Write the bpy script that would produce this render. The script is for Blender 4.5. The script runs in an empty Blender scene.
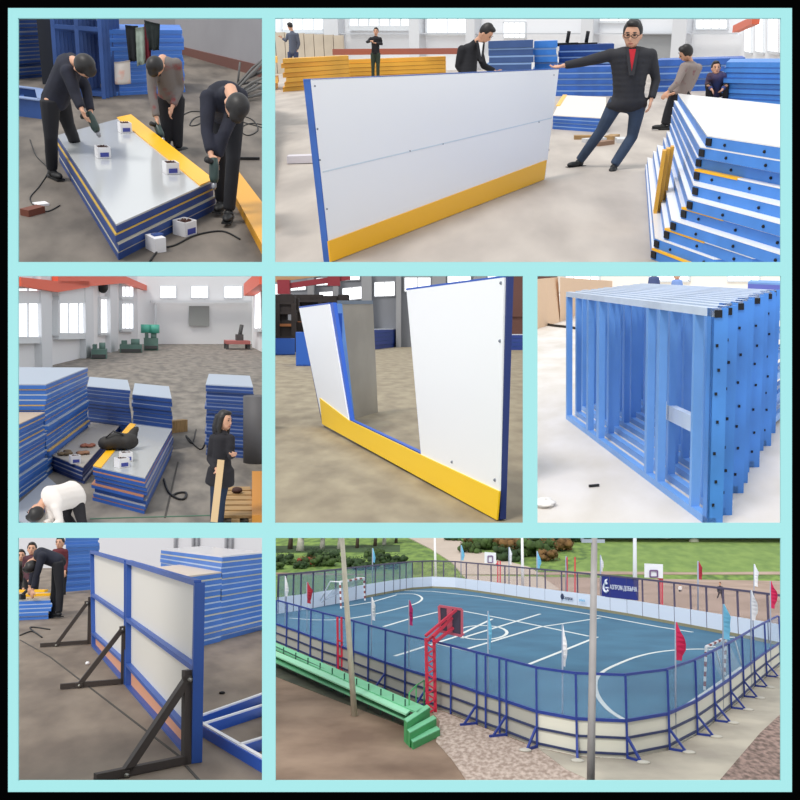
import bpy, math, random
from mathutils import Vector as V, Matrix
random.seed(7)
SC = bpy.context.scene
COL = SC.collection
# ---------------------------------------------------------------- camera, world, sun, exposure
F = 900.0                                   # focal length in pixels of an 800 px wide frame
CAM = V((0, 0, 0.5))
cd = bpy.data.cameras.new('camera'); cam = bpy.data.objects.new('camera', cd); COL.objects.link(cam)
cam.location = CAM; cam.rotation_euler = (math.pi / 2, 0, 0)
cd.sensor_width = 36; cd.lens = 36 * F / 800; cd.clip_start = 0.02; cd.clip_end = 3000
SC.camera = cam
w = bpy.data.worlds.new('sky'); SC.world = w; w.use_nodes = True
bg = w.node_tree.nodes['Background']; bg.inputs[0].default_value = (0.93, 0.97, 1.0, 1); bg.inputs[1].default_value = 1.02
sd = bpy.data.lights.new('sun', 'SUN'); sun = bpy.data.objects.new('sun', sd); COL.objects.link(sun)
sd.energy = 1.75; sd.angle = math.radians(14); sd.color = (1.0, 0.96, 0.9)
sun.rotation_euler = V((0.38, 0.62, -0.9)).to_track_quat('-Z', 'Y').to_euler()
SC.view_settings.view_transform = 'Standard'; SC.view_settings.look = 'None'
SC.view_settings.exposure = 0.15; SC.view_settings.gamma = 1.0; SC.view_settings.use_curve_mapping = False

# ---------------------------------------------------------------- materials
def lin(c):
    c = c / 255.0
    return c / 12.92 if c <= 0.04045 else ((c + 0.055) / 1.055) ** 2.4
def rgb(c): return (lin(c[0]), lin(c[1]), lin(c[2]), 1)
_m = {}
def clip(q, yc):
    """keep the part of the plan polygon with y >= yc"""
    out = []
    for i in range(len(q)):
        a = q[i]; b = q[(i + 1) % len(q)]
        if a.y >= yc: out.append(a)
        if (a.y >= yc) != (b.y >= yc): out.append(a + (b - a) * ((yc - a.y) / (b.y - a.y)))
    return out
def mat(name, col, rough=0.55, metal=0.0, noise=0.0, scale=6.0, col2=None, emit=0.0, stretch=None, spec=0.5, detail=6, lo=0.35, hi=0.65):
    if name in _m: return _m[name]
    m = bpy.data.materials.new(name); m.use_nodes = True; nt = m.node_tree
    b = nt.nodes['Principled BSDF']
    b.inputs['Base Color'].default_value = rgb(col); b.inputs['Roughness'].default_value = rough
    b.inputs['Metallic'].default_value = metal; b.inputs['Specular IOR Level'].default_value = spec
    if emit:
        b.inputs['Emission Color'].default_value = rgb(col); b.inputs['Emission Strength'].default_value = emit
    if noise or col2:
        tc = nt.nodes.new('ShaderNodeTexCoord'); mp = nt.nodes.new('ShaderNodeMapping')
        if stretch: mp.inputs['Scale'].default_value = stretch
        nz = nt.nodes.new('ShaderNodeTexNoise'); nz.inputs['Scale'].default_value = scale; nz.inputs['Detail'].default_value = detail
        cr = nt.nodes.new('ShaderNodeValToRGB')
        c1 = rgb(col); c2 = rgb(col2) if col2 else tuple(x * (1 - noise) for x in c1[:3]) + (1,)
        cr.color_ramp.elements[0].position = lo; cr.color_ramp.elements[1].position = hi
        cr.color_ramp.elements[0].color = c2; cr.color_ramp.elements[1].color = c1
        nt.links.new(tc.outputs['Object'], mp.inputs[0]); nt.links.new(mp.outputs[0], nz.inputs[0])
        nt.links.new(nz.outputs[0], cr.inputs[0]); nt.links.new(cr.outputs[0], b.inputs['Base Color'])
    _m[name] = m
    return m
def mesh_mat(name, col, cover):
    """wire netting too fine to see: part of the light passes between the wires"""
    m = bpy.data.materials.new(name); m.use_nodes = True
    b = m.node_tree.nodes['Principled BSDF']
    b.inputs['Base Color'].default_value = rgb(col); b.inputs['Alpha'].default_value = cover; b.inputs['Roughness'].default_value = 0.7
    return m

# ---------------------------------------------------------------- bays: each one is a room of its own behind an opening
class Bay:
    def __init__(s, cx, cy, yh, h, k, up=0.6):
        f = V((cx - 400, F, 400 - yh)).normalized(); X = V((1, 0, 0))
        r = (X - f * X.dot(f)).normalized(); u = r.cross(f)
        p = V((cx - 400, F, 400 - cy)); q = p + u * 40
        a = math.atan2(q.x / q.y * F - (cx - 400), q.z / q.y * F - (400 - cy))
        q4 = Matrix.Rotation(-a * up, 3, f)
        r = q4 @ r; u = q4 @ u
        s.R = Matrix((r, f, u)).transposed(); s.Rt = s.R.transposed(); s.h = h; s.k = k
        s.M = Matrix.Translation(CAM) @ (s.R * k).to_4x4() @ Matrix.Translation((0, 0, -h))
B = None
def setbay(b):
    global B
    B = b
def ray(px, py): return B.Rt @ V((px - 400, F, 400 - py))
def G(px, py, z=0.0):
    d = ray(px, py); return V((0, 0, B.h)) + d * ((z - B.h) / d.z)
def A(px, py, y):
    d = ray(px, py); return V((0, 0, B.h)) + d * (y / d.y)
def onp(px, py, o, n):
    d = ray(px, py); c = V((0, 0, B.h)); return c + d * ((o - c).dot(n) / d.dot(n))
def Hof(b, py):
    w0 = B.R @ (V((b.x, b.y, -B.h))); u = B.R @ V((0, 0, 1)); t = 400 - py
    return (t * w0.y - F * w0.z) / (F * u.z - t * u.y)
def PX(p):
    w_ = B.R @ (p - V((0, 0, B.h))); return (400 + F * w_.x / w_.y, 400 - F * w_.z / w_.y)
Z = V((0, 0, 1))
def up(p, h): return V((p.x, p.y, p.z + h))

# ---------------------------------------------------------------- mesh builder
class MB:
    def __init__(s): s.v = []; s.f = []; s.m = []; s.s = []
    def add(s, vs, fs, mi=0, sm=False):
        o = len(s.v); s.v += [V(x) for x in vs]
        for f in fs: s.f.append([o + i for i in f]); s.m.append(mi); s.s.append(sm)
        return s
    def prism(s, lo, hi, mi=0):
        n = len(lo)
        return s.add(list(lo) + list(hi), [list(range(n))[::-1], list(range(n, 2 * n))] + [[i, (i + 1) % n, n + (i + 1) % n, n + i] for i in range(n)], mi)
    def slab(s, pts, dz, mi=0): return s.prism([V(p) for p in pts], [up(V(p), dz) for p in pts], mi)
    def ext(s, pts, vec, mi=0): return s.prism([V(p) for p in pts], [V(p) + vec for p in pts], mi)
    def box(s, c, sx, sy, sz, az=0, mi=0):
        c = V(c); a = V((math.cos(az), math.sin(az), 0)) * sx / 2; b = V((-math.sin(az), math.cos(az), 0)) * sy / 2
        q = [c - a - b, c + a - b, c + a + b, c - a + b]
        return s.prism([up(p, -sz / 2) for p in q], [up(p, sz / 2) for p in q], mi)
    def beam(s, a, b, w_, h_, upv=None, mi=0):
        a = V(a); b = V(b); d = (b - a).normalized(); u = V(upv) if upv is not None else Z
        if abs(d.dot(u.normalized())) > 0.98: u = V((0, 1, 0))
        x = d.cross(u).normalized() * w_ / 2; y = x.cross(d).normalized() * h_ / 2
        return s.prism([a - x - y, a + x - y, a + x + y, a - x + y], [b - x - y, b + x - y, b + x + y, b - x + y], mi)
    def tube(s, pts, r, n=8, mi=0):
        pts = [V(p) for p in pts]; rs = r if isinstance(r, (list, tuple)) else [r] * len(pts)
        vs = []; fs = []; ref = None
        for i, p in enumerate(pts):
            d = (pts[min(i + 1, len(pts) - 1)] - pts[max(i - 1, 0)])
            d = d.normalized() if d.length > 1e-9 else Z
            if ref is None: ref = d.orthogonal().normalized()
            x = (ref - d * ref.dot(d)); x = x.normalized() if x.length > 1e-6 else d.orthogonal().normalized()
            ref = x; y = d.cross(x)
            for k in range(n):
                a = 2 * math.pi * k / n; vs.append(p + (x * math.cos(a) + y * math.sin(a)) * rs[i])
        for i in range(len(pts) - 1):
            for k in range(n): fs.append([i * n + k, i * n + (k + 1) % n, (i + 1) * n + (k + 1) % n, (i + 1) * n + k])
        fs.append(list(range(n))[::-1]); fs.append([(len(pts) - 1) * n + k for k in range(n)])
        return s.add(vs, fs, mi, True)
    def ell(s, c, rx, ry, rz, ax=None, n=12, m=8, mi=0, jit=0):
        c = V(c); ax = ax or (V((1, 0, 0)), V((0, 1, 0)), Z); vs = []; fs = []
        for i in range(m + 1):
            t = math.pi * i / m
            for k in range(n):
                a = 2 * math.pi * k / n; j = 1 + (random.uniform(-jit, jit) if jit else 0)
                vs.append(c + (ax[0] * rx * math.sin(t) * math.cos(a) + ax[1] * ry * math.sin(t) * math.sin(a) + ax[2] * rz * math.cos(t)) * j)
        for i in range(m):
            for k in range(n): fs.append([i * n + k, (i + 1) * n + k, (i + 1) * n + (k + 1) % n, i * n + (k + 1) % n])
        return s.add(vs, fs, mi, True)
    def base(s):
        xs = [v.x for v in s.v]; ys = [v.y for v in s.v]; return V(((min(xs) + max(xs)) / 2, (min(ys) + max(ys)) / 2, min(v.z for v in s.v)))
def mkmesh(name, mb, mats, o):
    me = bpy.data.meshes.new(name); me.from_pydata([tuple(v - o) for v in mb.v], [], mb.f)
    for m in (mats if isinstance(mats, (list, tuple)) else [mats]): me.materials.append(m)
    me.polygons.foreach_set('material_index', mb.m); me.polygons.foreach_set('use_smooth', mb.s)
    me.validate(); me.update()
    return me
def settop(o, org):
    l, r, sc = (B.M @ Matrix.Translation(org)).decompose()
    o.location = l; o.rotation_mode = 'QUATERNION'; o.rotation_quaternion = r; o.scale = sc
def tag(o, label=None, cat=None, group=None, kind=None):
    if label: o['label'] = label
    if cat: o['category'] = cat
    if group: o['group'] = group
    if kind: o['kind'] = kind
    return o
ORG = {}
def solo(name, mb, m, label=None, cat=None, group=None, kind=None):
    org = mb.base(); o = bpy.data.objects.new(name, mkmesh(name, mb, m, org)); COL.objects.link(o)
    settop(o, org); ORG[o.name] = org
    return tag(o, label, cat, group, kind)
def struct(name, mb, m): return solo(name, mb, m, kind='structure')
def thing(name, label, cat, org, group=None):
    o = bpy.data.objects.new(name, None); o.empty_display_size = 0.1; COL.objects.link(o)
    settop(o, org); ORG[o.name] = V(org)
    return tag(o, label, cat, group)
def part(name, mb, m, parent, label=None):
    org = ORG[parent.name]; o = bpy.data.objects.new(name, mkmesh(name, mb, m, org)); COL.objects.link(o)
    o.parent = parent; ORG[o.name] = org
    if label: o['label'] = label
    return o
def textpart(name, txt, m, parent, o, ex, ey, size_w, size_h):
    """lettering laid on the plane spanned by ex, ey from the lower left corner o (bay space)"""
    cu = bpy.data.curves.new(name, 'FONT'); cu.body = txt; cu.extrude = 0.01
    t = bpy.data.objects.new(name, cu); COL.objects.link(t)
    bpy.context.view_layer.update()
    me = bpy.data.meshes.new_from_object(t.evaluated_get(bpy.context.evaluated_depsgraph_get()))
    bpy.data.objects.remove(t)
    xs = [v.co.x for v in me.vertices]; ys = [v.co.y for v in me.vertices]
    x0, x1, y0, y1 = min(xs), max(xs), min(ys), max(ys); nrm = ex.cross(ey).normalized(); org = ORG[parent.name]
    for v in me.vertices:
        p = o + ex * ((v.co.x - x0) / (x1 - x0) * size_w) + ey * ((v.co.y - y0) / (y1 - y0) * size_h) + nrm * (v.co.z * 1.0 + 0.01)
        v.co = p - org
    me.name = name; me.materials.clear(); me.materials.append(m)
    ob = bpy.data.objects.new(name, me); COL.objects.link(ob); ob.parent = parent; ORG[ob.name] = org
    return ob
ORD = ['top', 'second', 'third', 'fourth', 'fifth', 'sixth', 'seventh', 'eighth', 'ninth', 'tenth', 'eleventh', 'twelfth', 'thirteenth',
       'fourteenth', 'fifteenth', 'sixteenth', 'seventeenth', 'eighteenth', 'nineteenth', 'twentieth', 'twenty-first', 'twenty-second']
def ordtop(i, where): return ('topmost panel of ' if i == 0 else ORD[i] + ' panel from the top of ') + where
def lerp(a, b, t): return a + (b - a) * t

BLUE = mat('blue_steel_paint', (52, 104, 190), 0.45, noise=0.25, scale=3)
BLUE2 = mat('bright_blue_steel_paint', (70, 138, 222), 0.45, noise=0.2, scale=3)
NAVY = mat('deep_blue_steel_paint', (34, 70, 140), 0.5, noise=0.3, scale=3)
EDGE = mat('pale_sheet_edge', (196, 196, 198), 0.5)
WHITE = mat('white_plastic_sheet', (240, 240, 242), 0.35)
GREYW = mat('milky_plastic_sheet', (176, 178, 178), 0.2, spec=0.6)
YEL = mat('yellow_plastic_sheet', (248, 184, 18), 0.35)
BLACK = mat('black_rubber', (22, 22, 24), 0.6)
DARK = mat('dark_hole', (14, 15, 22), 0.8)
WOOD = mat('raw_wood', (176, 140, 92), 0.7, noise=0.35, scale=4, stretch=(1, 8, 1))

def ring(mb, q, ins, z0, z1, mi=0):
    """hollow frame between z0 and z1 along the outline q (xy)"""
    n = len(q); c = sum(q, V((0, 0, 0))) / n
    inn = []
    for i in range(n):
        a = (q[i - 1] - q[i]).normalized(); b = (q[(i + 1) % n] - q[i]).normalized(); d = (a + b)
        s_ = max(0.25, abs(a.cross(b).length)); inn.append(q[i] + d * (ins / s_))
    for i in range(n):
        j = (i + 1) % n; p = [q[i], q[j], inn[j], inn[i]]
        mb.prism([V((x.x, x.y, z0)) for x in p], [V((x.x, x.y, z1)) for x in p], mi)
def stack(q, H, n, where, fr=BLUE, top=WHITE, edge=EDGE, strip=None, group=None, jit=0.01, shift=None, z0=0.0, et=0.22, toplast=None, cat='panel', stripq=None, altedge=None, name='rink_panel'):
    """pile of framed panels; q = plan corners from the near one round, every panel its own thing"""
    th = H / n; out = []
    for k in range(n):
        i = n - 1 - k                          # k-th from the top
        za = z0 + i * th; zb = za + th * 0.97
        d = V((random.uniform(-jit, jit), random.uniform(-jit, jit), 0)) if i < n - 1 else V((0, 0, 0))
        if shift: d = d + shift(k)
        qq = [V((p.x, p.y, 0)) + d for p in q]; c = sum(qq, V((0, 0, 0))) / len(qq)
        t = thing(name, ordtop(k, where), cat, V((c.x, c.y, za)), group)
        f = MB(); ring(f, qq, 0.05 if th < 0.12 else 0.08, za, zb - th * et); part('frame', f, fr, t)
        s_ = MB(); s_.prism([V((p.x, p.y, zb - th * et)) for p in qq], [V((p.x, p.y, zb)) for p in qq])
        ed = top if i == n - 1 else (altedge if altedge and k % 3 == 1 else edge)
        part('sheet', s_, ed, t)
        if strip and i == n - 1:
            sp = MB(); sp.prism([V((p.x, p.y, zb)) for p in stripq], [V((p.x, p.y, zb + 0.012)) for p in stripq]); part('kick_strip', sp, strip, t)
        out.append(t)
    return out
def quadpx(pts, H): return [G(p[0], p[1], H) for p in pts]
def faceq(bl, br, depth, ang=0.0):
    """plan corners of a pile from its front base line (floor points) and its depth away from the viewer"""
    d = br - bl; n = V((-d.y, d.x, 0)).normalized()
    vr = (bl + br) / 2; vr = V((vr.x, vr.y, 0)).normalized()
    n = Matrix.Rotation(ang, 3, 'Z') @ vr
    return [V(bl), V(br), br + n * depth, bl + n * depth]

# ---------------------------------------------------------------- people
SKIN = mat('skin', (206, 156, 128), 0.5)
HAIR = mat('black_hair', (26, 22, 22), 0.5)
def remesh(o, vox, it=2):
    m = o.modifiers.new('surface', 'REMESH'); m.mode = 'VOXEL'; m.voxel_size = vox; m.use_smooth_shade = True
    if it:
        s_ = o.modifiers.new('smooth', 'SMOOTH'); s_.factor = 0.5; s_.iterations = it
def person(label, J, y0, top, legs, k=1.0, face=(0, -1, 0), hair=HAIR, shoes=BLACK, group=None, long_coat=0, glasses=False, shirt=None, hairlen=0, grip=(1, 1), fat=1.08, headk=1.14, camo=None, org=None, cat='person'):
    P = {}
    for n_, v in J.items():
        P[n_] = A(v[0], v[1], y0 + (v[2] if len(v) > 2 else 0))
    fd = V(face).normalized(); hd = P['head']; nk = P['neck']; K = k; hk = k * headk; hu = (hd - nk).normalized()
    hx = fd.cross(hu).normalized(); fd = hu.cross(hx).normalized(); ax = (hx, fd, hu)
    feet = [P['anL'], P['anR']]
    if org is None: org = V(((feet[0].x + feet[1].x) / 2, (feet[0].y + feet[1].y) / 2, min(feet[0].z, feet[1].z) - 0.08 * k))
    t = thing('person', label, cat, org, group)
    b = MB()
    b.ell(hd, .074 * hk, .09 * hk, .115 * hk, ax, 16, 12)
    b.ell(hd + fd * .03 * hk - hu * .055 * hk, .055 * hk, .062 * hk, .06 * hk, ax)
    b.ell(hd + fd * .092 * hk - hu * .018 * hk, .014 * hk, .02 * hk, .026 * hk, ax)
    for s_ in (-1, 1): b.ell(hd + hx * s_ * .076 * hk - hu * .01 * hk, .012 * hk, .02 * hk, .03 * hk, ax)
    b.tube([nk - hu * .05 * k, hd - hu * .05 * k], [.058 * k, .052 * k])
    pm = (P['hipL'] + P['hipR']) / 2; sm = (P['shL'] + P['shR']) / 2
    b.tube([pm, lerp(pm, sm, .5), sm, nk], [.085 * k, .085 * k, .085 * k, .05 * k])
    for s_ in 'LR':
        sh, el, ha = P['sh' + s_], P['el' + s_], P['ha' + s_]
        b.tube([sm, sh], [.07 * k, .05 * k]); b.tube([sh, lerp(sh, el, .4), el, lerp(el, ha, .35), ha], [.045 * k, .043 * k, .034 * k, .036 * k, .024 * k])
        d = (ha - el).normalized(); pn = d.cross(fd); pn = pn.normalized() if pn.length > .1 else d.orthogonal().normalized(); pw = pn.cross(d).normalized()
        pc = ha + d * .045 * k
        b.ell(pc, .043 * k, .019 * k, .055 * k, (pw, pn, d))
        for q_, (off, ln) in enumerate(((-.032, .06), (-.011, .075), (.011, .08), (.031, .07))):
            r0 = ha + d * .075 * k + pw * off * k; r1 = r0 + d * ln * .5 * k + pn * .008 * k; r2 = r1 + d * ln * .4 * k + pn * .028 * k * grip[0]
            b.tube([r0 - d * .03 * k, r0, r1, r2], [.0095 * k, .0095 * k, .0088 * k, .0075 * k], 6)
        th = ha + d * .025 * k - pw * .03 * k; b.tube([th, th - pw * .03 * k + d * .025 * k, th - pw * .035 * k + d * .06 * k + pn * .015 * k], [.012 * k, .011 * k, .009 * k], 6)
        hp, kn, an = P['hip' + s_], P['kn' + s_], P['an' + s_]
        b.tube([pm, hp, kn, an], [.08 * k, .065 * k, .045 * k, .032 * k])
    bo = part('body', b, SKIN, t); remesh(bo, .011 * k, 1)
    e = MB()
    for s_ in (-1, 1): e.ell(hd + fd * .083 * hk + hx * s_ * .03 * hk + hu * .012 * hk, .013 * hk, .008 * hk, .007 * hk, ax, 8, 6); e.ell(hd + fd * .087 * hk + hx * s_ * .032 * hk + hu * .035 * hk, .018 * hk, .006 * hk, .005 * hk, ax, 8, 6)
    part('eyes', e, HAIR, bo)
    mo = MB(); mo.ell(hd + fd * .088 * hk - hu * .058 * hk, .022 * hk, .007 * hk, .006 * hk, ax, 8, 6); part('mouth', mo, mat('lips', (168, 96, 88), .5), bo)
    if glasses:
        g = MB()
        for s_ in (-1, 1):
            c = hd + fd * .1 * hk + hx * s_ * .034 * hk + hu * .01 * hk
            g.tube([c + (hx * math.cos(a) + hu * math.sin(a) * .7) * .026 * hk for a in [i * math.pi / 5 for i in range(11)]], .003 * hk, 5)
            g.tube([c + hx * s_ * .026 * hk, hd + hx * s_ * .082 * hk + hu * .01 * hk], .003 * hk, 5)
        g.tube([hd + fd * .1 * hk - hx * .01 * hk + hu * .01 * hk, hd + fd * .1 * hk + hx * .01 * hk + hu * .01 * hk], .003 * hk, 5)
        part('glasses', g, BLACK, t)
    h = MB(); h.ell(hd + hu * .028 * hk - fd * .022 * hk, .084 * hk, .088 * hk, .108 * hk, ax, 18, 12)
    h.ell(hd + hu * .1 * hk + fd * .03 * hk, .06 * hk, .05 * hk, .03 * hk, ax)
    for s_ in (-1, 1): h.ell(hd + hx * s_ * .066 * hk + hu * .03 * hk - fd * .015 * hk, .022 * hk, .05 * hk, .05 * hk, ax)
    if hairlen:
        h.tube([hd + hu * .05 * hk - fd * .05 * hk, hd - fd * .08 * hk - hu * .1 * hk, hd - fd * .09 * hk - hu * hairlen * hk], [.085 * hk, .08 * hk, .05 * hk])
        for s_ in (-1, 1): h.tube([hd + hx * s_ * .065 * hk + hu * .05 * hk, hd + hx * s_ * .085 * hk - hu * .08 * hk, hd + hx * s_ * .085 * hk - hu * hairlen * hk + fd * .02 * hk], [.035 * hk, .035 * hk, .02 * hk])
    ho = part('hair', h, hair, t); remesh(ho, .011 * hk, 2)
    # upper garment
    g = MB(); tx = (P['shR'] - P['shL']); tx = tx.normalized(); tu = (sm - pm).normalized(); ty = tu.cross(tx).normalized(); tx = ty.cross(tu).normalized(); ta = (tx, ty, tu)
    sw = max((P['shR'] - P['shL']).length / 2, .12 * k)
    for q_ in range(9):
        f = q_ / 8.0; c = lerp(pm, sm, f); wd = lerp(.155 * k, sw * .98, f) * (1 - .1 * math.sin(f * math.pi)) * fat
        g.ell(c, wd, .12 * k * fat, .1 * k, ta, 14, 8)
    if long_coat:
        for q_ in range(6):
            f = q_ / 5.0; c = lerp(pm, lerp(P['hipL'], P['knL'], long_coat) * .5 + lerp(P['hipR'], P['knR'], long_coat) * .5, f); g.ell(c, (.185 + .02 * f) * k * fat, .125 * k * fat, .08 * k, ta, 14, 8)
    g.tube([sm, nk + hu * .005 * k], [.09 * k, .066 * k], 12)
    for s_ in 'LR':
        sh, el, ha = P['sh' + s_], P['el' + s_], P['ha' + s_]
        g.ell(sh, .075 * k, .075 * k, .075 * k); g.tube([sh, lerp(sh, el, .5), el, lerp(el, ha, .88)], [.072 * k, .066 * k, .056 * k, .046 * k], 10)
    go = part('jacket', g, top, t); remesh(go, .018 * k, 3)
    if shirt:
        sp = MB(); c0 = nk - tu * .0 * k; fr = -ty if (-ty).dot(fd) > 0 else ty
        n0 = nk + fr * (.06 + .075 * (fat - 1)) * k - tu * .02 * k; fo_ = .085 + .12 * (fat - 1); sp.prism([n0 - tx * .05 * k, n0 + tx * .05 * k, n0 - tu * .26 * k + fr * (fo_ - .02) * k], [n0 - tx * .05 * k + fr * .05 * k, n0 + tx * .05 * k + fr * .05 * k, n0 - tu * .26 * k + fr * fo_ * k])
        part('shirt', sp, shirt, t)
        lp = MB()
        for s_ in (-1, 1):
            lp.beam(n0 + tx * s_ * .06 * k + fr * .035 * k + tu * .02 * k, n0 - tu * .28 * k + fr * (fo_ + .01) * k + tx * s_ * .012 * k, .035 * k, .02 * k, fr)
        part('lapels', lp, top, go)
    l = MB(); l.ell(pm, .158 * k, .118 * k, .14 * k, ta, 14, 8); l.ell(lerp(pm, sm, .16), .135 * k, .1 * k, .1 * k, ta, 14, 8)
    for s_ in 'LR':
        hp, kn, an = P['hip' + s_], P['kn' + s_], P['an' + s_]
        l.tube([pm, hp], [.12 * k, .11 * k], 10)
        l.tube([hp, lerp(hp, kn, .4), kn, lerp(kn, an, .4), an], [.1 * k, .09 * k, .068 * k, .066 * k, .058 * k], 10)
    lo_ = part('trousers', l, legs, t); remesh(lo_, .016 * k, 3)
    for s_ in 'LR':
        an = P['an' + s_]; td = P['to' + s_] - an if 'to' + s_ in P else V((fd.x, fd.y, 0)); td.z = 0
        td = td.normalized() if td.length > 1e-4 else V((0, -1, 0)); sx = td.cross(Z)
        s1 = MB(); s1.ell(an + td * .01 * k - Z * .035 * k, .045 * k, .06 * k, .05 * k, (sx, td, Z)); s1.ell(an + td * .1 * k - Z * .045 * k, .046 * k, .1 * k, .035 * k, (sx, td, Z))
        s1.box(an + td * .065 * k - Z * .075 * k, .085 * k, .26 * k, .016 * k, math.atan2(-td.x, td.y)); part('shoe', s1, shoes, t)
    return t

# ---------------------------------------------------------------- the display wall with its seven openings
class Wall(Bay):
    def __init__(s): s.M = Matrix.Identity(4); s.R = s.Rt = Matrix.Identity(3); s.h = 0.5; s.k = 1
setbay(Wall())
def wp(x, y, d=0.7): return V(((x - 400) / F * d, d, 0.5 + (400 - y) / F * d))
def bars(lst, th):
    mb = MB()
    for x0, y0, x1, y1 in lst: mb.ext([wp(x0, y0), wp(x1, y0), wp(x1, y1), wp(x0, y1)], V((0, th, 0)))
    return mb
struct('wall_front', bars([(8, 8, 792, 18), (8, 781, 792, 792), (8, 18, 18, 781), (781, 18, 792, 781), (18, 262, 781, 276), (18, 523, 781, 538),
    (262, 18, 275, 262), (262, 276, 275, 523), (523, 276, 537.5, 523), (262, 538, 275.5, 781)], 0.0018), mat('pale_turquoise_paint', (148, 202, 202), 0.9, spec=0.1))
struct('trim_1', bars([(-300, -300, 1100, 8), (-300, 792, 1100, 1100), (-300, 8, 8, 792), (792, 8, 1100, 792)], 0.0025), mat('matt_black_paint', (3, 3, 3), 1.0, spec=0.0))

def floor_poly(pts, m, th=0.02, z=0.0, name='floor'):
    mb = MB(); mb.slab([up(G(*p), -th + z) for p in pts], th); return struct(name, mb, m)
def wall_line(name, p0, p1, ytop, m, th=0.1, ybot=None):
    """upright wall over the floor line between two floor points given by their picture rows"""
    a = G(*p0); b = G(*p1); Ha = Hof(a, ytop); Hb = Hof(b, ytop); d = (b - a).normalized(); n = V((-d.y, d.x, 0))
    if n.y < 0: n = -n
    mb = MB(); mb.prism([a, b, b + n * th, a + n * th], [up(a, Ha), up(b, Hb), up(b + n * th, Hb), up(a + n * th, Ha)])
    struct(name, mb, m); return a, b, n
WN = [0]
def window(o, n, x0, y0, x1, y1, m, fm, slant=0.0, bars_=1):
    """glazed window in the wall plane through o with normal n: frame, muntins, panes"""
    WN[0] += 1; P4 = [onp(x0, y0, o, n), onp(x1, y0 + slant, o, n), onp(x1, y1 + slant, o, n), onp(x0, y1, o, n)]
    nn = n if n.dot(V((0, 0, 0)) - o) > 0 else -n
    c = sum(P4, V((0, 0, 0))) / 4; wd = (P4[1] - P4[0]).length; t = wd * 0.02
    r = bpy.data.objects.new('window_%d' % WN[0], mkmesh('pane', MB().ext([p + nn * t for p in P4], nn * t * .4), m, c)); COL.objects.link(r); settop(r, c); ORG[r.name] = c; r['kind'] = 'structure'
    f = MB()
    for i in range(4): f.beam(P4[i] + nn * t, P4[(i + 1) % 4] + nn * t, wd * .05, wd * .05, nn)
    for j in range(1, bars_ + 1):
        u_ = j / (bars_ + 1.0); f.beam(lerp(P4[0], P4[1], u_) + nn * t, lerp(P4[3], P4[2], u_) + nn * t, wd * .03, wd * .03, nn)
    part('window_frame', f, fm, r)
DAY = mat('daylight_glass', (250, 252, 255), 0.3, emit=1.0)
FRM = mat('pale_window_frame', (214, 218, 222), 0.5)
def cable(pts, r, label, m=None, group=None, cat='cable'):
    P = [up(G(*p), r) for p in pts]; Q = []
    for i in range(len(P) - 1):
        p0, p1, p2, p3 = P[max(i - 1, 0)], P[i], P[i + 1], P[min(i + 2, len(P) - 1)]
        for s_ in range(6):
            t = s_ / 6.0
            Q.append(0.5 * ((2 * p1) + (p2 - p0) * t + (2 * p0 - 5 * p1 + 4 * p2 - p3) * t * t + (3 * p1 - p0 - 3 * p2 + p3) * t ** 3))
    Q.append(P[-1])
    return solo('cable', MB().tube(Q, r, 6), m or BLACK, label, cat, group)

# ================================================================ TOP LEFT: workers screwing down a pile of panels
B1 = Bay(140, 140, -60, 2.3, 8.0); setbay(B1)
CON1 = mat('dimmed_concrete', (122, 113, 104), 0.75, col2=(84, 77, 71), scale=2.4, detail=9, stretch=(1, .4, 1))  # mottled concrete, darkened in colour to stand for this bay's dim light
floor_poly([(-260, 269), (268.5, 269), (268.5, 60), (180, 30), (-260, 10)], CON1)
PLASTER = mat('grey_plaster', (158, 156, 160), 0.8, noise=0.12, scale=0.8)
a, b, n = wall_line('wall_back', (176, 52), (268.5, 79), -60, PLASTER)
a2, b2, n2 = wall_line('wall_left', (-260, 5), (176, 52), -80, PLASTER)
mb = MB(); mb.prism([a - n * .05, b - n * .05, b, a], [up(p, Hof(p, q)) for p, q in ((a - n * .05, 45), (b - n * .05, 67), (b, 67), (a, 45))])
struct('baseboard_back', mb, mat('brown_dado_paint', (112, 74, 66), 0.6))
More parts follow.
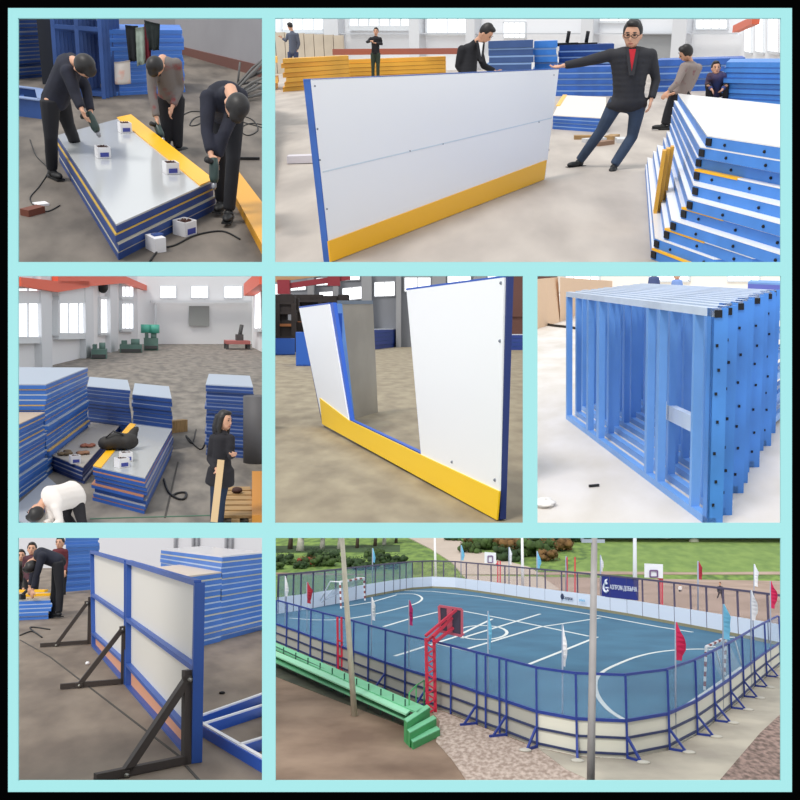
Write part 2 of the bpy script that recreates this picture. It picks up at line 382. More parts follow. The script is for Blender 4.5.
# main pile
nb = G(116, 260); H = Hof(nb, 224)
q = quadpx([(116, 224), (214, 180), (131, 115), (57, 135)], H)
PILE1 = 'the low pile the three workers bend over'
stack(q, H, 4, PILE1, fr=NAVY, top=mat('glossy_dimmed_sheet', (186, 188, 190), 0.12, spec=0.7), edge=mat('dusty_sheet_edge', (188, 182, 166), .5), strip=YEL,  # white top sheet greyed in colour for the dim light here
      stripq=quadpx([(200, 186), (214, 180), (131, 115), (117, 118)], H), group='panels of the pile under the workers', jit=.03, et=.2, altedge=mat('yellow_sheet_edge', (206, 168, 70), .5))
SOCK = mat('white_carton', (226, 224, 226), .5); SCR = mat('brown_screws', (84, 48, 40), .6, noise=.6, scale=60)
def screwbox(px, py, H, lab, s=.12, az=.3):
    p = G(px, py, H); t = thing('screw_box', lab, 'box', p, 'open screw boxes')
    m_ = MB()
    c = p + Z * s * .45; m_.box(p + Z * .006, s, s, .012, az)
    for k_ in range(4):
        an = az + k_ * math.pi / 2; m_.box(c + V((math.cos(an), math.sin(an), 0)) * s * .5, .01, s, s * .9, an)
    part('carton', m_, SOCK, t); s2 = MB(); s2.box(p + Z * s * .4, s * .9, s * .9, s * .75, az)
    for k_ in range(14): s2.ell(p + V((random.uniform(-.38, .38) * s, random.uniform(-.38, .38) * s, s * .8)), .012, .012, .02, n=6, m=4)
    part('screws', s2, SCR, t)
    lb = MB(); 
    for k_ in (0,): lb.box(p + V((math.sin(az), -math.cos(az), 0)) * (s * .52 + .006) + Z * s * .3, s * .7, .006, s * .35, az)
    part('printed_band', lb, mat('blue_print', (60, 70, 150), .5), t)
screwbox(103, 157, H, 'white carton of brown screws on the middle of the milky panel top')
screwbox(171, 173, H, 'white carton of dark screws near the yellow strip at the front right of the pile')
screwbox(125, 132, H, 'white carton of screws at the far end of the panel top by the yellow strip')
screwbox(185, 234, 0, 'white carton of screws on the floor in front of the pile', .14, .8)
t = thing('drill_battery', 'white and navy battery pack lying on the floor at the front of the pile', 'battery', G(156, 250))
part('case', MB().box(G(156, 250) + Z * .06, .1, .16, .12, .5), SOCK, t); part('cover', MB().box(G(158, 249) + Z * .065, .09, .06, .13, .5), NAVY, t)
# floor beams
q = quadpx([(217, 163), (264, 249), (275, 220), (225, 154)], .08)
for k_ in range(2):
    mb = MB(); mb.slab([V((p.x, p.y, k_ * .045)) for p in q], .043)
    solo('kick_plate', mb, mat('orange_yellow_plastic', (226, 160, 30), .4), ('upper' if k_ else 'lower') + ' long yellow strip lying on the floor behind the right worker', 'plastic strip')
# background piles
DB = mat('dusty_blue_steel', (48, 84, 150), .55, noise=.3, scale=2)
bl = G(10, 80); br = G(44, 77)
stack(faceq(bl, br, 1.6), Hof(bl, -10), 22, 'the tall dark blue pile at the far left edge', fr=DB, top=EDGE, edge=mat('dull_edge', (128, 130, 138), .6), group='panels of the far left pile', jit=.03, et=.28)
for k_ in range(2):
    p = G(48 + 8 * k_, 84 + k_ * 3); t = thing('steel_frame', ('left' if k_ == 0 else 'right') + ' dark steel frame standing on end beside the far left pile', 'frame', p)
    part('post', MB().beam(p, up(p, 2.4), .16, .12), mat('dark_steel', (40, 44, 56), .6), t)
    part('post', MB().beam(p + V((.3, .3, 0)), p + V((.3, .3, 2.4)), .1, .12), DB, t); part('rail', MB().beam(up(p, 2.2), p + V((.3, .3, 2.2)), .08, .08), DB, t)
for k_ in range(6):
    o0 = V((.0 + .05 * k_, .11 * k_, 0)); f0 = G(58, 96) + o0; f1 = G(104, 99) + o0; hh = 2.25 - .05 * k_; t = thing('steel_frame', ('nearest' if k_ == 0 else ORD[k_] if k_ > 0 else '') + (' upright blue frame' if k_ == 0 else ' nearest upright blue frame') + ' of the row behind the left worker', 'frame', (f0 + f1) / 2, 'upright blue frames behind the left worker')
    u_ = (f1 - f0); lean = V((0, .3, 0))
    for s_ in (0, .5, 1): part('post', MB().beam(f0 + u_ * s_, f0 + u_ * s_ + lean + Z * hh, .06, .05), DB, t)
    for z_ in (.03, .45, .93, 1): part('rail', MB().beam(f0 + lean * z_ + Z * hh * z_, f1 + lean * z_ + Z * hh * z_, .05, .06, V((0, 0, 1))), DB if z_ < .9 else mat('scraped_steel', (130, 150, 190), .4), t)
fa = G(58, 88); mbk = faceq(G(58, 82), G(112, 84), .5)
stack(mbk, Hof(G(58, 82), 18), 12, 'the pile behind the upright frames', fr=DB, top=DB, edge=DB, group='panels behind the upright frames')
bl = G(107, 96); br = G(184, 92)
BB1 = mat('sky_blue_steel', (66, 124, 214), .5, noise=.2, scale=2)
sq = faceq(bl, br, 1.1)
stack(sq, Hof(br, 30), 16, 'the bright blue pile behind the middle worker', fr=BB1, top=BB1, edge=mat('blue_edge', (92, 138, 216), .5), group='panels of the bright blue pile', jit=.025, et=.25)
bl = G(-10, 112); br = G(44, 119); q_ = faceq(bl, br, 1.0)
t = thing('steel_trough', 'long blue steel frame lying low on the floor at the left edge', 'frame', (bl + br) / 2)
for i in range(4):
    p0, p1 = q_[i], q_[(i + 1) % 4]; part('rail', MB().beam(up(p0, .12), up(p1, .12), .06, .24), DB, t)
    part('flange', MB().beam(up(p0, .25), up(p1, .25), .12, .015), mat('scraped_steel', (130, 150, 190), .4), t)
for s_ in (.3, .65): part('rail', MB().beam(lerp(q_[0], q_[1], s_) + Z * .1, lerp(q_[3], q_[2], s_) + Z * .1, .05, .1), DB, t)
# hung clothes and paper
def cloth(name, pts, y, m, label, cat, dep=.05, waves=2):
    mb = MB(); n_ = 9; rows = 8; L = [V(A(pts[0][0], pts[0][1], y)), V(A(pts[3][0], pts[3][1], y))]; Rr = [V(A(pts[1][0], pts[1][1], y)), V(A(pts[2][0], pts[2][1], y))]
    vs = []
    for s_ in (0, 1):
        for j in range(rows + 1):
            for i in range(n_ + 1):
                p = lerp(lerp(L[0], L[1], j / rows), lerp(Rr[0], Rr[1], j / rows), i / n_)
                off = -.03 * math.sin(i / n_ * math.pi * 2 * waves + j * .2) * (.3 + j / rows) - .06 * math.sin(math.pi * i / n_)
                vs.append(p + V((0, off + s_ * dep, 0)))
    N = (n_ + 1) * (rows + 1); W_ = n_ + 1; fs = []
    for j in range(rows):
        for i in range(n_):
            a_ = j * W_ + i; fs += [[a_, a_ + 1, a_ + W_ + 1, a_ + W_], [N + a_, N + a_ + W_, N + a_ + W_ + 1, N + a_ + 1]]
    for j in range(rows):
        for i in (0, n_): a_ = j * W_ + i; fs.append([a_, a_ + W_, N + a_ + W_, N + a_])
    for i in range(n_):
        for j in (0, rows): a_ = j * W_ + i; fs.append([a_, a_ + 1, N + a_ + 1, N + a_])
    mb.add(vs, fs, 0, True); return solo(name, mb, m, label, cat)
yf = G(140, 97).y - .12
cloth('coat', [(125, 25), (138, 26), (140, 60), (129, 62)], yf, mat('black_cloth', (34, 36, 40), .9), 'black coat hanging on the front of the bright blue pile', 'coat')
cloth('towel', [(135, 28), (147, 26), (149, 62), (137, 66)], yf - .04, mat('pale_green_cloth', (176, 190, 176), .9, noise=.3, scale=8), 'pale green and white cloth hanging beside the black coat', 'cloth')
cloth('scarf', [(144, 24), (151, 24), (151, 60), (146, 64)], yf - .06, mat('maroon_cloth', (112, 28, 44), .9), 'maroon garment hanging right of the pale green cloth', 'garment')
cloth('jacket', [(144, 20), (160, 24), (159, 50), (149, 50)], yf - .1, mat('dark_olive_cloth', (44, 52, 52), .9, noise=.4, scale=10), 'dark jacket hanging at the right end of the clothes', 'jacket')
cloth('paper_sheet', [(114, 62), (130, 60), (131, 84), (115, 84)], yf - .05, mat('white_paper_print', (226, 216, 208), .8, col2=(232, 170, 150), scale=7, lo=.25, hi=.45), 'white sheet of paper fixed to the blue pile', 'paper', dep=.01, waves=.5)
# rods and cables at the right
for k_ in range(14):
    x0 = 236 + random.uniform(-2, 6); y0_ = 84 + random.uniform(0, 16)
    p = up(G(x0, y0_ + 4), .06 + .025 * (k_ % 4)); q2 = up(G(268, 87 + random.uniform(0, 14)), .1 + .16 * (k_ % 4))
    solo('steel_rod', MB().tube([p, lerp(p, q2, .5) + V((0, 0, random.uniform(-.03, .06))), q2], .022, 6), mat('dull_rod_steel', (96, 94, 92), .5), 'thin grey rod in the tangled heap at the right wall', 'rod', 'rods in the heap by the wall')
p = G(237, 92); solo('steel_rod', MB().tube([p, A(240, 62, p.y)], .018, 6), mat('dull_rod_steel', (96, 94, 92), .5), 'single grey rod standing upright out of the heap by the wall', 'rod')
cable([(182, 116), (192, 112), (206, 114), (200, 124), (190, 126), (196, 118), (215, 116), (240, 122), (262, 128)], .008, 'black cable looping on the floor between the middle and right worker')
cable([(240, 116), (252, 120), (258, 130), (248, 136), (240, 130), (250, 124), (267, 126)], .008, 'black cable coiled on the floor right of the right worker')
cable([(30, 140), (36, 156), (48, 170), (40, 186), (30, 200), (45, 212), (60, 206)], .006, 'thin black cable winding over the floor at the left')
cable([(150, 262), (160, 250), (175, 246), (196, 236), (222, 232), (240, 240)], .008, 'black cable trailing in front of the pile on the right')
p = G(248, 160); solo('chisel', MB().box(p + Z * .02, .28, .03, .03, .1), BLACK, 'short black tool lying on the floor right of the right worker', 'tool')
p = G(41, 205); solo('paper_scrap', MB().box(p + Z * .01, .12, .1, .02, .5), SOCK, 'white scrap on the floor at the left', 'scrap')
p = G(33, 214); solo('hand_tool', MB().box(p + Z * .03, .2, .1, .06, .9), mat('rusty_red', (110, 60, 44), .7), 'small rusty red tool on the floor at the left', 'tool')
# workers
NAVYC = mat('navy_workwear', (32, 34, 50), .85, noise=.4, scale=6); BLKC = mat('black_workwear', (26, 26, 32), .85)
CAMO = mat('grey_patterned_workwear', (112, 106, 104), .85, col2=(128, 56, 58), scale=4, lo=.36, hi=.46)
yA = G(52, 178).y
TA = person('worker in dark clothes at the left, bent forward over the pile holding a drill', dict(head=(84, 66, -.35), neck=(74, 62, -.15), shL=(68, 72, -.25), shR=(71, 60, .1), elL=(76, 96, -.35), elR=(86, 88, 0), haL=(82, 110, -.45), haR=(91, 114, -.2),
    hipL=(50, 100, -.1), hipR=(60, 98, .1), knL=(51, 138, -.12), knR=(68, 124, .25), anL=(52, 169, 0), anR=(78, 150, .6), toL=(62, 172, -.2)), yA, NAVYC, BLKC, face=(.5, -.55, -.6), fat=1.15)
CORDR = mat('red_drill_body', (150, 36, 36), .45)
def drill(ha, tip, label):
    p = V(ha); q2 = V(tip); d = (q2 - p).normalized(); t = thing('power_drill', label, 'power drill', p)
    part('motor_housing', MB().tube([p - d * .04, p + d * .02, p + d * .12, p + d * .16], [.03, .042, .042, .03], 10), mat('dark_green_plastic', (40, 60, 56), .4), t)
    ck = part('chuck', MB().tube([p + d * .16, p + d * .2, p + d * .22], [.022, .02, .012], 8), mat('chuck_steel', (140, 140, 145), .3, metal=.8), t)
    part('bit', MB().tube([p + d * .22, q2], .006, 6), CORDR, ck)
    s_ = d.orthogonal().normalized(); part('handle', MB().tube([p, p + s_ * .1 + d * -.01], [.022, .026], 8), BLACK, t)
drill(A(90, 116, yA - .3), A(97, 131, yA - .35), 'cordless drill held by the left worker over the panel')
cable([(70, 172), (72, 150), (70, 142)], .008, 'thin drill cord at the far corner of the pile')
yB = G(172, 150).y
person('worker in grey patterned jacket behind the pile, head bowed, facing the camera', dict(head=(156, 66, -.3), neck=(162, 60, -.12), shL=(152, 66, -.1), shR=(176, 64, -.1), elL=(152, 92, -.2), elR=(180, 88, 0), haL=(157, 120, -.35), haR=(172, 108, -.2),
    hipL=(164, 98, .05), hipR=(177, 98, .05), knL=(166, 124, 0), knR=(178, 124, 0), anL=(166, 146, 0), anR=(178, 147, 0)), yB, CAMO, BLKC, face=(-.2, -.6, -.75), fat=1.0)
drill(A(157, 126, yB - .4), A(162, 137, yB - .5), 'drill held low by the worker in the grey patterned jacket')
yC = G(227, 224).y
person('worker in a black jacket at the right, bent double over the pile corner', dict(head=(236, 106, -.55), neck=(231, 92, -.35), shL=(208, 98, -.15), shR=(240, 96, -.05), elL=(207, 132, -.3), elR=(224, 134, -.35), haL=(211, 155, -.45), haR=(217, 160, -.4),
    hipL=(218, 112, .35), hipR=(234, 110, .35), knL=(219, 155, .3), knR=(233, 160, .1), anL=(221, 200, .4), anR=(229, 210, .05), toR=(225, 222, -.2), toL=(216, 206, .2)), yC, NAVYC, BLKC, face=(-.1, -.75, -.8), fat=1.2)
drill(A(214, 163, yC - .55), A(214, 178, yC - .6), 'drill held by the right worker at the pile corner')

# ================================================================ TOP RIGHT: man presenting a large white panel
B2 = Bay(528, 140, 36, 1.56, 8.0); setbay(B2)
CON2 = mat('pale_concrete', (188, 178, 168), 0.6, col2=(160, 150, 142), scale=1.6, detail=9, stretch=(1, .3, 1))
floor_poly([(268.5, 269), (860, 269), (860, 68), (268.5, 68)], CON2)
WH2 = mat('white_hall_wall', (232, 234, 238), 0.7)
a, b, n = wall_line('wall_back', (268.5, 70), (742, 70), -40, WH2, .3)
for x0, y0, x1, y1, bb in ((284, 14, 326, 31, 3), (351, 14, 414, 28, 5), (428, 14, 470, 34, 3), (600, 14, 640, 22, 3), (696, 19, 728, 29, 3), (504, 22, 526, 38, 3)):
    window(a, n, x0, y0, x1, y1, DAY, FRM, 0, bb)
def col(px0, px1, prow, ytop, m, o, n_, th):
    p0 = onp(px0, prow, o, n_); p1 = onp(px1, prow, o, n_); H = Hof(V((p0.x, p0.y, 0)), ytop); nn = n_ if n_.y < 0 else -n_
    struct('trim_2', MB().prism([V((p.x, p.y, 0)) for p in (p0, p1, p1 + nn * th, p0 + nn * th)], [V((p.x, p.y, H)) for p in (p0, p1, p1 + nn * th, p0 + nn * th)]), m)
COLM = mat('pale_grey_column', (212, 214, 218), .7)
for x0, x1 in ((332, 346), (416, 426), (472, 481), (586, 598), (676, 690)): col(x0, x1, 60, -30, COLM, a, n, .5)
WN[0] += 0
d_ = MB(); P4 = [onp(x, y, a - n * .1, n) for x, y in ((634, 33), (674, 33), (674, 69), (634, 69))]; d_.ext(P4, -n * .1)
struct('door_1', d_, mat('grey_shutter', (158, 160, 162), .6))
struct('trim_3', MB().ext([onp(x, y, a - n * .2, n) for x, y in ((268, 33), (740, 33), (740, 34.2), (268, 34.2))], -n * .2), mat('grey_pipe_band', (190, 194, 200), .6))
# right wall with tall windows
ra = G(742, 70); rb = G(860, 96); rd = (rb - ra).normalized(); rn = V((-rd.y, rd.x, 0))
mb = MB(); HH = Hof(ra, -60); mb.prism([ra, rb, rb + V((1.5, 0, 0)), ra + V((1.5, 0, 0))], [up(p, HH) for p in (ra, rb, rb + V((1.5, 0, 0)), ra + V((1.5, 0, 0)))]); struct('wall_right', mb, WH2)
for x0, x1 in ((746, 753), (757, 765), (770, 781)):
    window(ra, rn, x0, 14, x1, 52, DAY, FRM, 1.5, 1)
struct('trim_4', MB().beam(A(736, 29, 34), A(756, 20, 30), .22, .22), mat('orange_crane_paint', (224, 104, 70), .5))
# wooden partition at the left
p0 = G(268.5, 74); p1 = G(345, 72)
t = thing('wooden_partition', 'pale wooden partition boards standing behind the yellow pile', 'partition', (p0 + p1) / 2)
for k_ in range(8):
    q0 = lerp(p0, p1, k_ / 8); q1 = lerp(p0, p1, (k_ + .94) / 8); h_ = Hof(q0, 32 + .5 * k_)
    part('board', MB().prism([q0, q1, q1 + V((0, .4, 0)), q0 + V((0, .4, 0))], [up(x, h_) for x in (q0, q1, q1 + V((0, .4, 0)), q0 + V((0, .4, 0)))]), mat('pale_board', (206, 192, 172), .7, noise=.15, scale=1), t)
# presented panel
BLp = G(330.5, 262.5); BRp = G(545, 179.5); ed = (BRp - BLp).normalized(); bn = V((-ed.y, ed.x, 0))
if bn.y < 0: bn = -bn
q = [(310.5, 79.5), (559, 69), (545, 179.5), (330.5, 262.5)]; Q = [onp(x, y, BLp, bn) for x, y in q]
t = thing('rink_panel', 'large white panel with a yellow bottom strip, stood on edge beside the man', 'panel', (BLp + BRp) / 2)
part('sheet', MB().ext([onp(x, y, BLp, bn) for x, y in q], bn * .012), WHITE, t)
fr = MB()
th = .05
fm_ = [p + bn * .013 for p in Q]
for i in range(4):
    p0, p1 = fm_[i], fm_[(i + 1) % 4]; c = sum(fm_, V((0, 0, 0))) / 4; i0 = (c - p0).normalized() * .07; i1 = (c - p1).normalized() * .07
    fr.ext([p0, p1, p1 + i1, p0 + i0], bn * th)
for s_ in (.25, .5, .75): fr.beam(lerp(fm_[3], fm_[2], s_) + bn * th / 2, lerp(fm_[0], fm_[1], s_) + bn * th / 2, .04, .04)
# left end flange seen as a blue strip
lf0, lf1 = Q[0], Q[3]; fr.ext([lf0, lf1, onp(329.5, 262.5, BLp, bn), onp(309.2, 79.5, BLp, bn)], bn * th)
tp = [onp(309, 79, BLp, bn), onp(559.5, 68.3, BLp, bn), onp(559.5, 69.4, BLp, bn), onp(309, 80.4, BLp, bn)]; fr.ext(tp, bn * th)
part('frame', fr, BLUE, t)
ks = [onp(x, y, BLp - bn * .012, bn) for x, y in ((328.5, 241.5), (547, 160), (544.5, 179.5), (330.8, 262.3))]
part('kick_strip', MB().ext(ks, bn * .012), YEL, t)
part('seam', MB().ext([onp(x, y, BLp - bn * .003, bn) for x, y in ((323, 171.3), (552, 117.4), (552, 118.4), (323, 172.7))], bn * .003), mat('pale_seam', (206, 216, 226), .5), t)
sc = MB()
for x, y in ((315, 86), (317.5, 129), (320, 160), (327, 209), (443, 144), (410, 151), (539, 122), (554, 75), (549, 150)):
    c = onp(x, y, BLp - bn * .004, bn); sc.ell(c, .007, .004, .007, n=8, m=4)
part('screws', sc, mat('dull_screw', (120, 126, 140), .5), t)
p = G(306, 163); solo('brick', MB().box(p + Z * .06, .5, .2, .1, .1), mat('pale_brick', (206, 200, 206), .7), 'pale offcut block on the floor behind the left edge of the white panel', 'block')
# yellow piles at the left
YB = mat('amber_plastic', (240, 178, 60), .5, noise=.2, scale=.6)
bl = G(284, 93); br = G(352, 84)
for k_ in range(7):
    q_ = faceq(G(283 + (k_ * 7) % 5, 92), G(350, 86), 1.6); z0 = Hof(G(316, 89), 57) * k_ / 7; dz = Hof(G(316, 89), 57) / 7 * .93
    solo('kick_plate', MB().slab([V((p.x, p.y, z0)) for p in q_], dz), YB, ordtop(6 - k_, 'the front yellow pile at the left').replace('panel', 'yellow strip'), 'plastic strip', 'strips of the front yellow pile')
for k_ in range(5):
    q_ = faceq(G(346 + (k_ * 5) % 4, 80), G(446, 76), 1.6); hh = Hof(G(396, 78), 58); z0 = hh * k_ / 5
    solo('kick_plate', MB().slab([V((p.x, p.y, z0)) for p in q_], hh / 5 * .93), YB, ordtop(4 - k_, 'the long yellow pile behind the panel').replace('panel', 'yellow strip'), 'plastic strip', 'strips of the long yellow pile')
q_ = faceq(G(268.5, 89), G(279.5, 90), 2.0)
for k_ in range(5):
    hh = Hof(G(277, 90), 56); q2 = [p + V((random.uniform(-.3, .05), 0, 0)) for p in q_]
    solo('kick_plate', MB().slab([V((p.x, p.y, hh * k_ / 5)) for p in q2], hh / 5 * .9), YB, ordtop(4 - k_, 'the ragged yellow pile at the left edge').replace('panel', 'yellow strip'), 'plastic strip', 'strips of the ragged yellow pile')
q0 = G(330, 77); q1 = G(470, 77); solo('steel_beam', MB().beam(A(333, 52, q0.y - 3), A(470, 51, q0.y - 3), .25, .25), mat('rust_red_steel', (160, 92, 76), .6), 'long rust red bar lying across the top of the long yellow pile', 'bar')
WKC = mat('grey_blue_workwear', (86, 92, 108), .85); 
yw = G(295, 84).y
person('worker in a grey blue coat, back turned, behind the yellow pile at the left', dict(head=(290, 26.5), neck=(292, 31), shL=(288, 35), shR=(297, 35), elL=(286, 41), elR=(299, 44), haL=(282, 38), haR=(297, 50), hipL=(290, 52), hipR=(296, 52), knL=(290, 68), knR=(296, 68), anL=(290, 81), anR=(296, 81)),
       yw, WKC, mat('blue_trousers', (60, 70, 100), .8), k=1.12, face=(-.8, .4, 0))
yw = G(375, 83).y
person('worker in dark clothes with arms raised to the chest behind the long yellow pile', dict(head=(376, 31.5), neck=(376, 36), shL=(371, 39), shR=(380, 39), elL=(367, 42), elR=(382, 44), haL=(371, 41, -.3), haR=(375, 43, -.3), hipL=(373, 53), hipR=(378, 53), knL=(373, 68), knR=(378, 68), anL=(373, 80), anR=(378, 80)),
       yw, BLKC, mat('dark_green_trousers', (48, 62, 50), .8), k=1.05)
yw = G(470, 130).y
person('man with short black hair and dark jacket, in profile behind the white panel', dict(head=(486, 33), neck=(477, 42, .05), shL=(462, 50), shR=(478, 50, .2), elL=(458, 66), elR=(484, 66, .2), haL=(466, 78), haR=(496, 72, .1), hipL=(462, 82), hipR=(474, 82), knL=(462, 108), knR=(474, 108), anL=(462, 132), anR=(474, 132)),
       yw, BLKC, BLKC, k=1.15, face=(.95, -.3, 0), fat=1.0, shirt=WHITE)
# blue piles in the hall
def pile(x0, y0, x1, y1, ytop, dep, n_, where, fr_=BLUE, ang=0, ed=None, **kw):
    bl = G(x0, y0); br = G(x1, y1); return stack(faceq(bl, br, dep, ang), Hof(bl, ytop), n_, where, fr=fr_, top=kw.pop('top', fr_), edge=ed or mat('blue_edge', (92, 138, 216), .5), jit=.04, **kw)
SL = mat('slate_blue_steel', (58, 88, 142), .6, noise=.2, scale=1)
BLX = mat('light_blue_edge', (128, 160, 206), .5)
pile(488, 92, 532, 92, 41, 1.5, 7, 'the slate blue pile right of the man in profile', SL, ed=BLX, group='panels of the slate blue pile')
pile(533, 90, 556, 90, 41, 2.5, 7, 'the bright blue pile behind the pointing hand', BLUE2, ed=BLX, group='panels of the pile behind the hand')
pile(558, 86, 612, 86, 45, 2.5, 7, 'the blue pile behind the presenter', NAVY, ed=BLX, group='panels of the pile behind the presenter')
pile(556, 96, 640, 96, 67, 1.0, 5, 'the low blue pile behind the presenter at knee height', BLUE, ed=BLX, group='panels of the knee high pile')
pile(655, 92, 742, 90, 60, 2.0, 5, 'the long low blue pile behind the stooping worker', BLUE, ed=BLX, group='panels of the long low pile')
pile(722, 108, 800, 112, 62, 2.5, 9, 'the blue pile behind the large pile at the right', BLUE2, ed=BLUE, group='panels of the pile at the right wall')
for x, y in ((567, 44), (586, 44)):
    p = G(x, 88); t = thing('lifting_clamp', ('left' if x < 580 else 'right') + ' small dark clamp on top of the blue pile behind the outstretched arm', 'clamp', A(x, 46, G(558, 86).y + .3))
    o_ = ORG[t.name]; part('plate', MB().box(o_ + Z * .05, .7, .4, .1), DARK, t); part('hook', MB().tube([o_ + Z * .1, o_ + V((.05, 0, .45))], .06, 6), DARK, t)
# low white-topped pile
b0 = G(553, 129); H = Hof(b0, 115)
q = quadpx([(553, 115), (606, 118), (606, 97), (563, 95)], H)
stack(q, H, 4, 'the low white topped pile left of the presenter', fr=BLUE, top=mat('dusty_white_sheet', (222, 214, 204), .5), edge=BLX, strip=YEL, stripq=quadpx([(556, 106), (560, 106), (567, 95), (563, 95)], H), group='panels of the low white topped pile')
for k_ in range(5):
    p = G(585 + k_ * 9, 139 + (k_ % 3) * 3); solo('offcut', MB().box(p + Z * .03, .35, .15, .06, .4 * k_), [WOOD, EDGE, mat('brown_card', (140, 110, 90), .8)][k_ % 3],
        ['pale wood offcut on the floor left of the presenter, leftmost', 'grey offcut second from the left between the legs of the presenter', 'brown card scrap behind the presenter', 'pale wood scrap behind the right leg of the presenter', 'grey offcut right of the presenter, rightmost'][k_], 'offcut')
p = G(650, 98)
person('worker in a grey jacket with a red collar, turned left behind the large pile', dict(head=(686, 53, -.1), neck=(690, 62), shL=(684, 67, -.2), shR=(698, 68, .2), elL=(677, 83, -.3), elR=(690, 88, .1), haL=(668, 92, -.3), haR=(672, 94, -.1), hipL=(676, 92), hipR=(688, 92), knL=(668, 110), knR=(672, 110), anL=(664, 124), anR=(670, 126), toL=(658, 127), toR=(664, 129)),
       G(668, 130).y, mat('grey_worn_jacket', (136, 124, 120), .85, col2=(120, 70, 76), scale=6, lo=.3, hi=.42), BLKC, face=(-1, -.1, -.1), k=1.0)
person('worker in dark red and blue crouching behind the large pile', dict(head=(716, 68), neck=(716, 74), shL=(710, 76), shR=(724, 76), elL=(707, 84), elR=(727, 84), haL=(712, 90, -.3), haR=(722, 90, -.3), hipL=(711, 92, .3), hipR=(722, 92, .3), knL=(708, 86, -.2), knR=(726, 86, -.2), anL=(709, 104), anR=(725, 104)),
       G(716, 108).y, mat('dark_patterned_jacket', (70, 50, 60), .85, col2=(50, 70, 130), scale=3), BLKC)
# presenter
ym = G(604, 169).y
JK = mat('charcoal_blazer', (40, 40, 46), .8, noise=.15, scale=8); JEAN = mat('blue_jeans', (58, 74, 98), .85, noise=.3, scale=5)
person('man in glasses, charcoal blazer and red sweater with one arm stretched to the white panel', dict(head=(632.5, 34.5, -.03), neck=(631.5, 47), shL=(611, 55), shR=(651, 55), elL=(583, 62, -.05), elR=(656, 80, .05), haL=(562, 66, -.1), haR=(651, 101, -.05),
    hipL=(617, 101), hipR=(639, 101), knL=(601, 131, .1), knR=(632, 137, 0), anL=(580, 160, .3), anR=(614, 165, -.05), toL=(560, 163, .1), toR=(610, 174, -.4)), ym, JK, JEAN, face=(-.25, -1, -.05), glasses=True, shirt=mat('red_sweater', (188, 28, 44), .8), k=1.03, fat=1.2, headk=1.28, long_coat=.14)
# large fanned pile at the right
yfr = 0
nlp = [(707, 135), (700, 146), (697, 156), (695, 169), (693.5, 184), (688, 198), (682, 207), (671.5, 219), (665, 228), (655, 237), (652, 248)]
base = G(652, 262); H = Hof(V((0, base.y, 0)) + V((G(707, 262).x, 0, 0)), 135)
NL = G(707, 135, H); FL = G(678, 93.5, H); FR = G(781, 104.5, H); NR = G(781, 146, H); NR = NL + (NR - NL) * 1.75; FR = FL + (FR - FL) * 1.6
th = H / 11
for k_ in range(11):
    zt = H - k_ * th; nl = G(nlp[k_][0], nlp[k_][1], zt); dx = nl - NL; dx.z = 0
    fl_s = dx * .75 if k_ else dx
    q_ = [NL + dx, NR + dx, FR + dx, FL + dx * (1.0)]
    q_ = [V((p.x, p.y, 0)) for p in q_]; q0_ = q_; yc = G(720, 270, zt - th).y; q_ = clip(q_, yc); c = sum(q_, V((0, 0, 0))) / len(q_)
    t = thing('rink_panel', ordtop(k_, 'the large fanned pile at the right'), 'panel', V((c.x, c.y, zt - th)), 'panels of the large fanned pile')
    f = MB(); ring(f, q_, .07, zt - th, zt - th * .14); fo = part('frame', f, BLUE2, t)
    part('sheet', MB().prism([V((p.x, p.y, zt - th * .13)) for p in q_], [V((p.x, p.y, zt)) for p in q_]), WHITE if k_ % 3 else mat('glossy_white_sheet', (236, 234, 232), .15), t)
    q_ = q0_; e_ = (q_[1] - q_[0]).normalized(); nn = V((e_.y, -e_.x, 0))
    for s_ in range(7):
        c_ = q_[0] + e_ * (.22 + s_ * .42 + (k_ % 3) * .1) + nn * .004
        if c_.y < yc + .02 or PX(V((c_.x, c_.y, zt)))[0] > 786: continue
        part('bolt_hole', MB().ell(V((c_.x, c_.y, zt - th * .6)), .011, .011, .011, n=8, m=4), DARK, fo)
    cc = q_[0] + e_ * .035 + nn * .005
    part('end_opening', MB().box(V((cc.x, cc.y, zt - th * .55)), .06, .01, th * .6, math.atan2(e_.y, e_.x)), DARK, fo)
    if k_ in (3, 6, 8, 10): part('kick_strip', MB().prism([V((p.x, p.y, zt - th * .18)) + nn * .004 for p in (q_[0], q_[0] + e_ * .5, q_[0] + e_ * .5 - nn * .05, q_[0] - nn * .05)], [V((p.x, p.y, zt + .001)) + nn * .004 for p in (q_[0], q_[0] + e_ * .5, q_[0] + e_ * .5 - nn * .05, q_[0] - nn * .05)]), YEL, t)
for k_, (x, yb, yt) in enumerate(((650.5, 233, 151), (654.5, 231, 149), (658.5, 229, 147))):
    p = G(x, yb); h_ = Hof(p, yt); d = (FL - NL); d.z = 0; d = d.normalized()
    solo('kick_plate', MB().prism([p, p + V((.028, 0, 0)), p + V((.028, 0, 0)) + d * .12, p + d * .12], [up(x_, h_) for x_ in (p + V((.05, 0, 0)), p + V((.078, 0, 0)), p + V((.078, 0, 0)) + d * .12, p + V((.05, 0, 0)) + d * .12)]),
         YB, ['leftmost', 'middle', 'rightmost'][k_] + ' of the three yellow strips standing against the fanned pile', 'plastic strip')

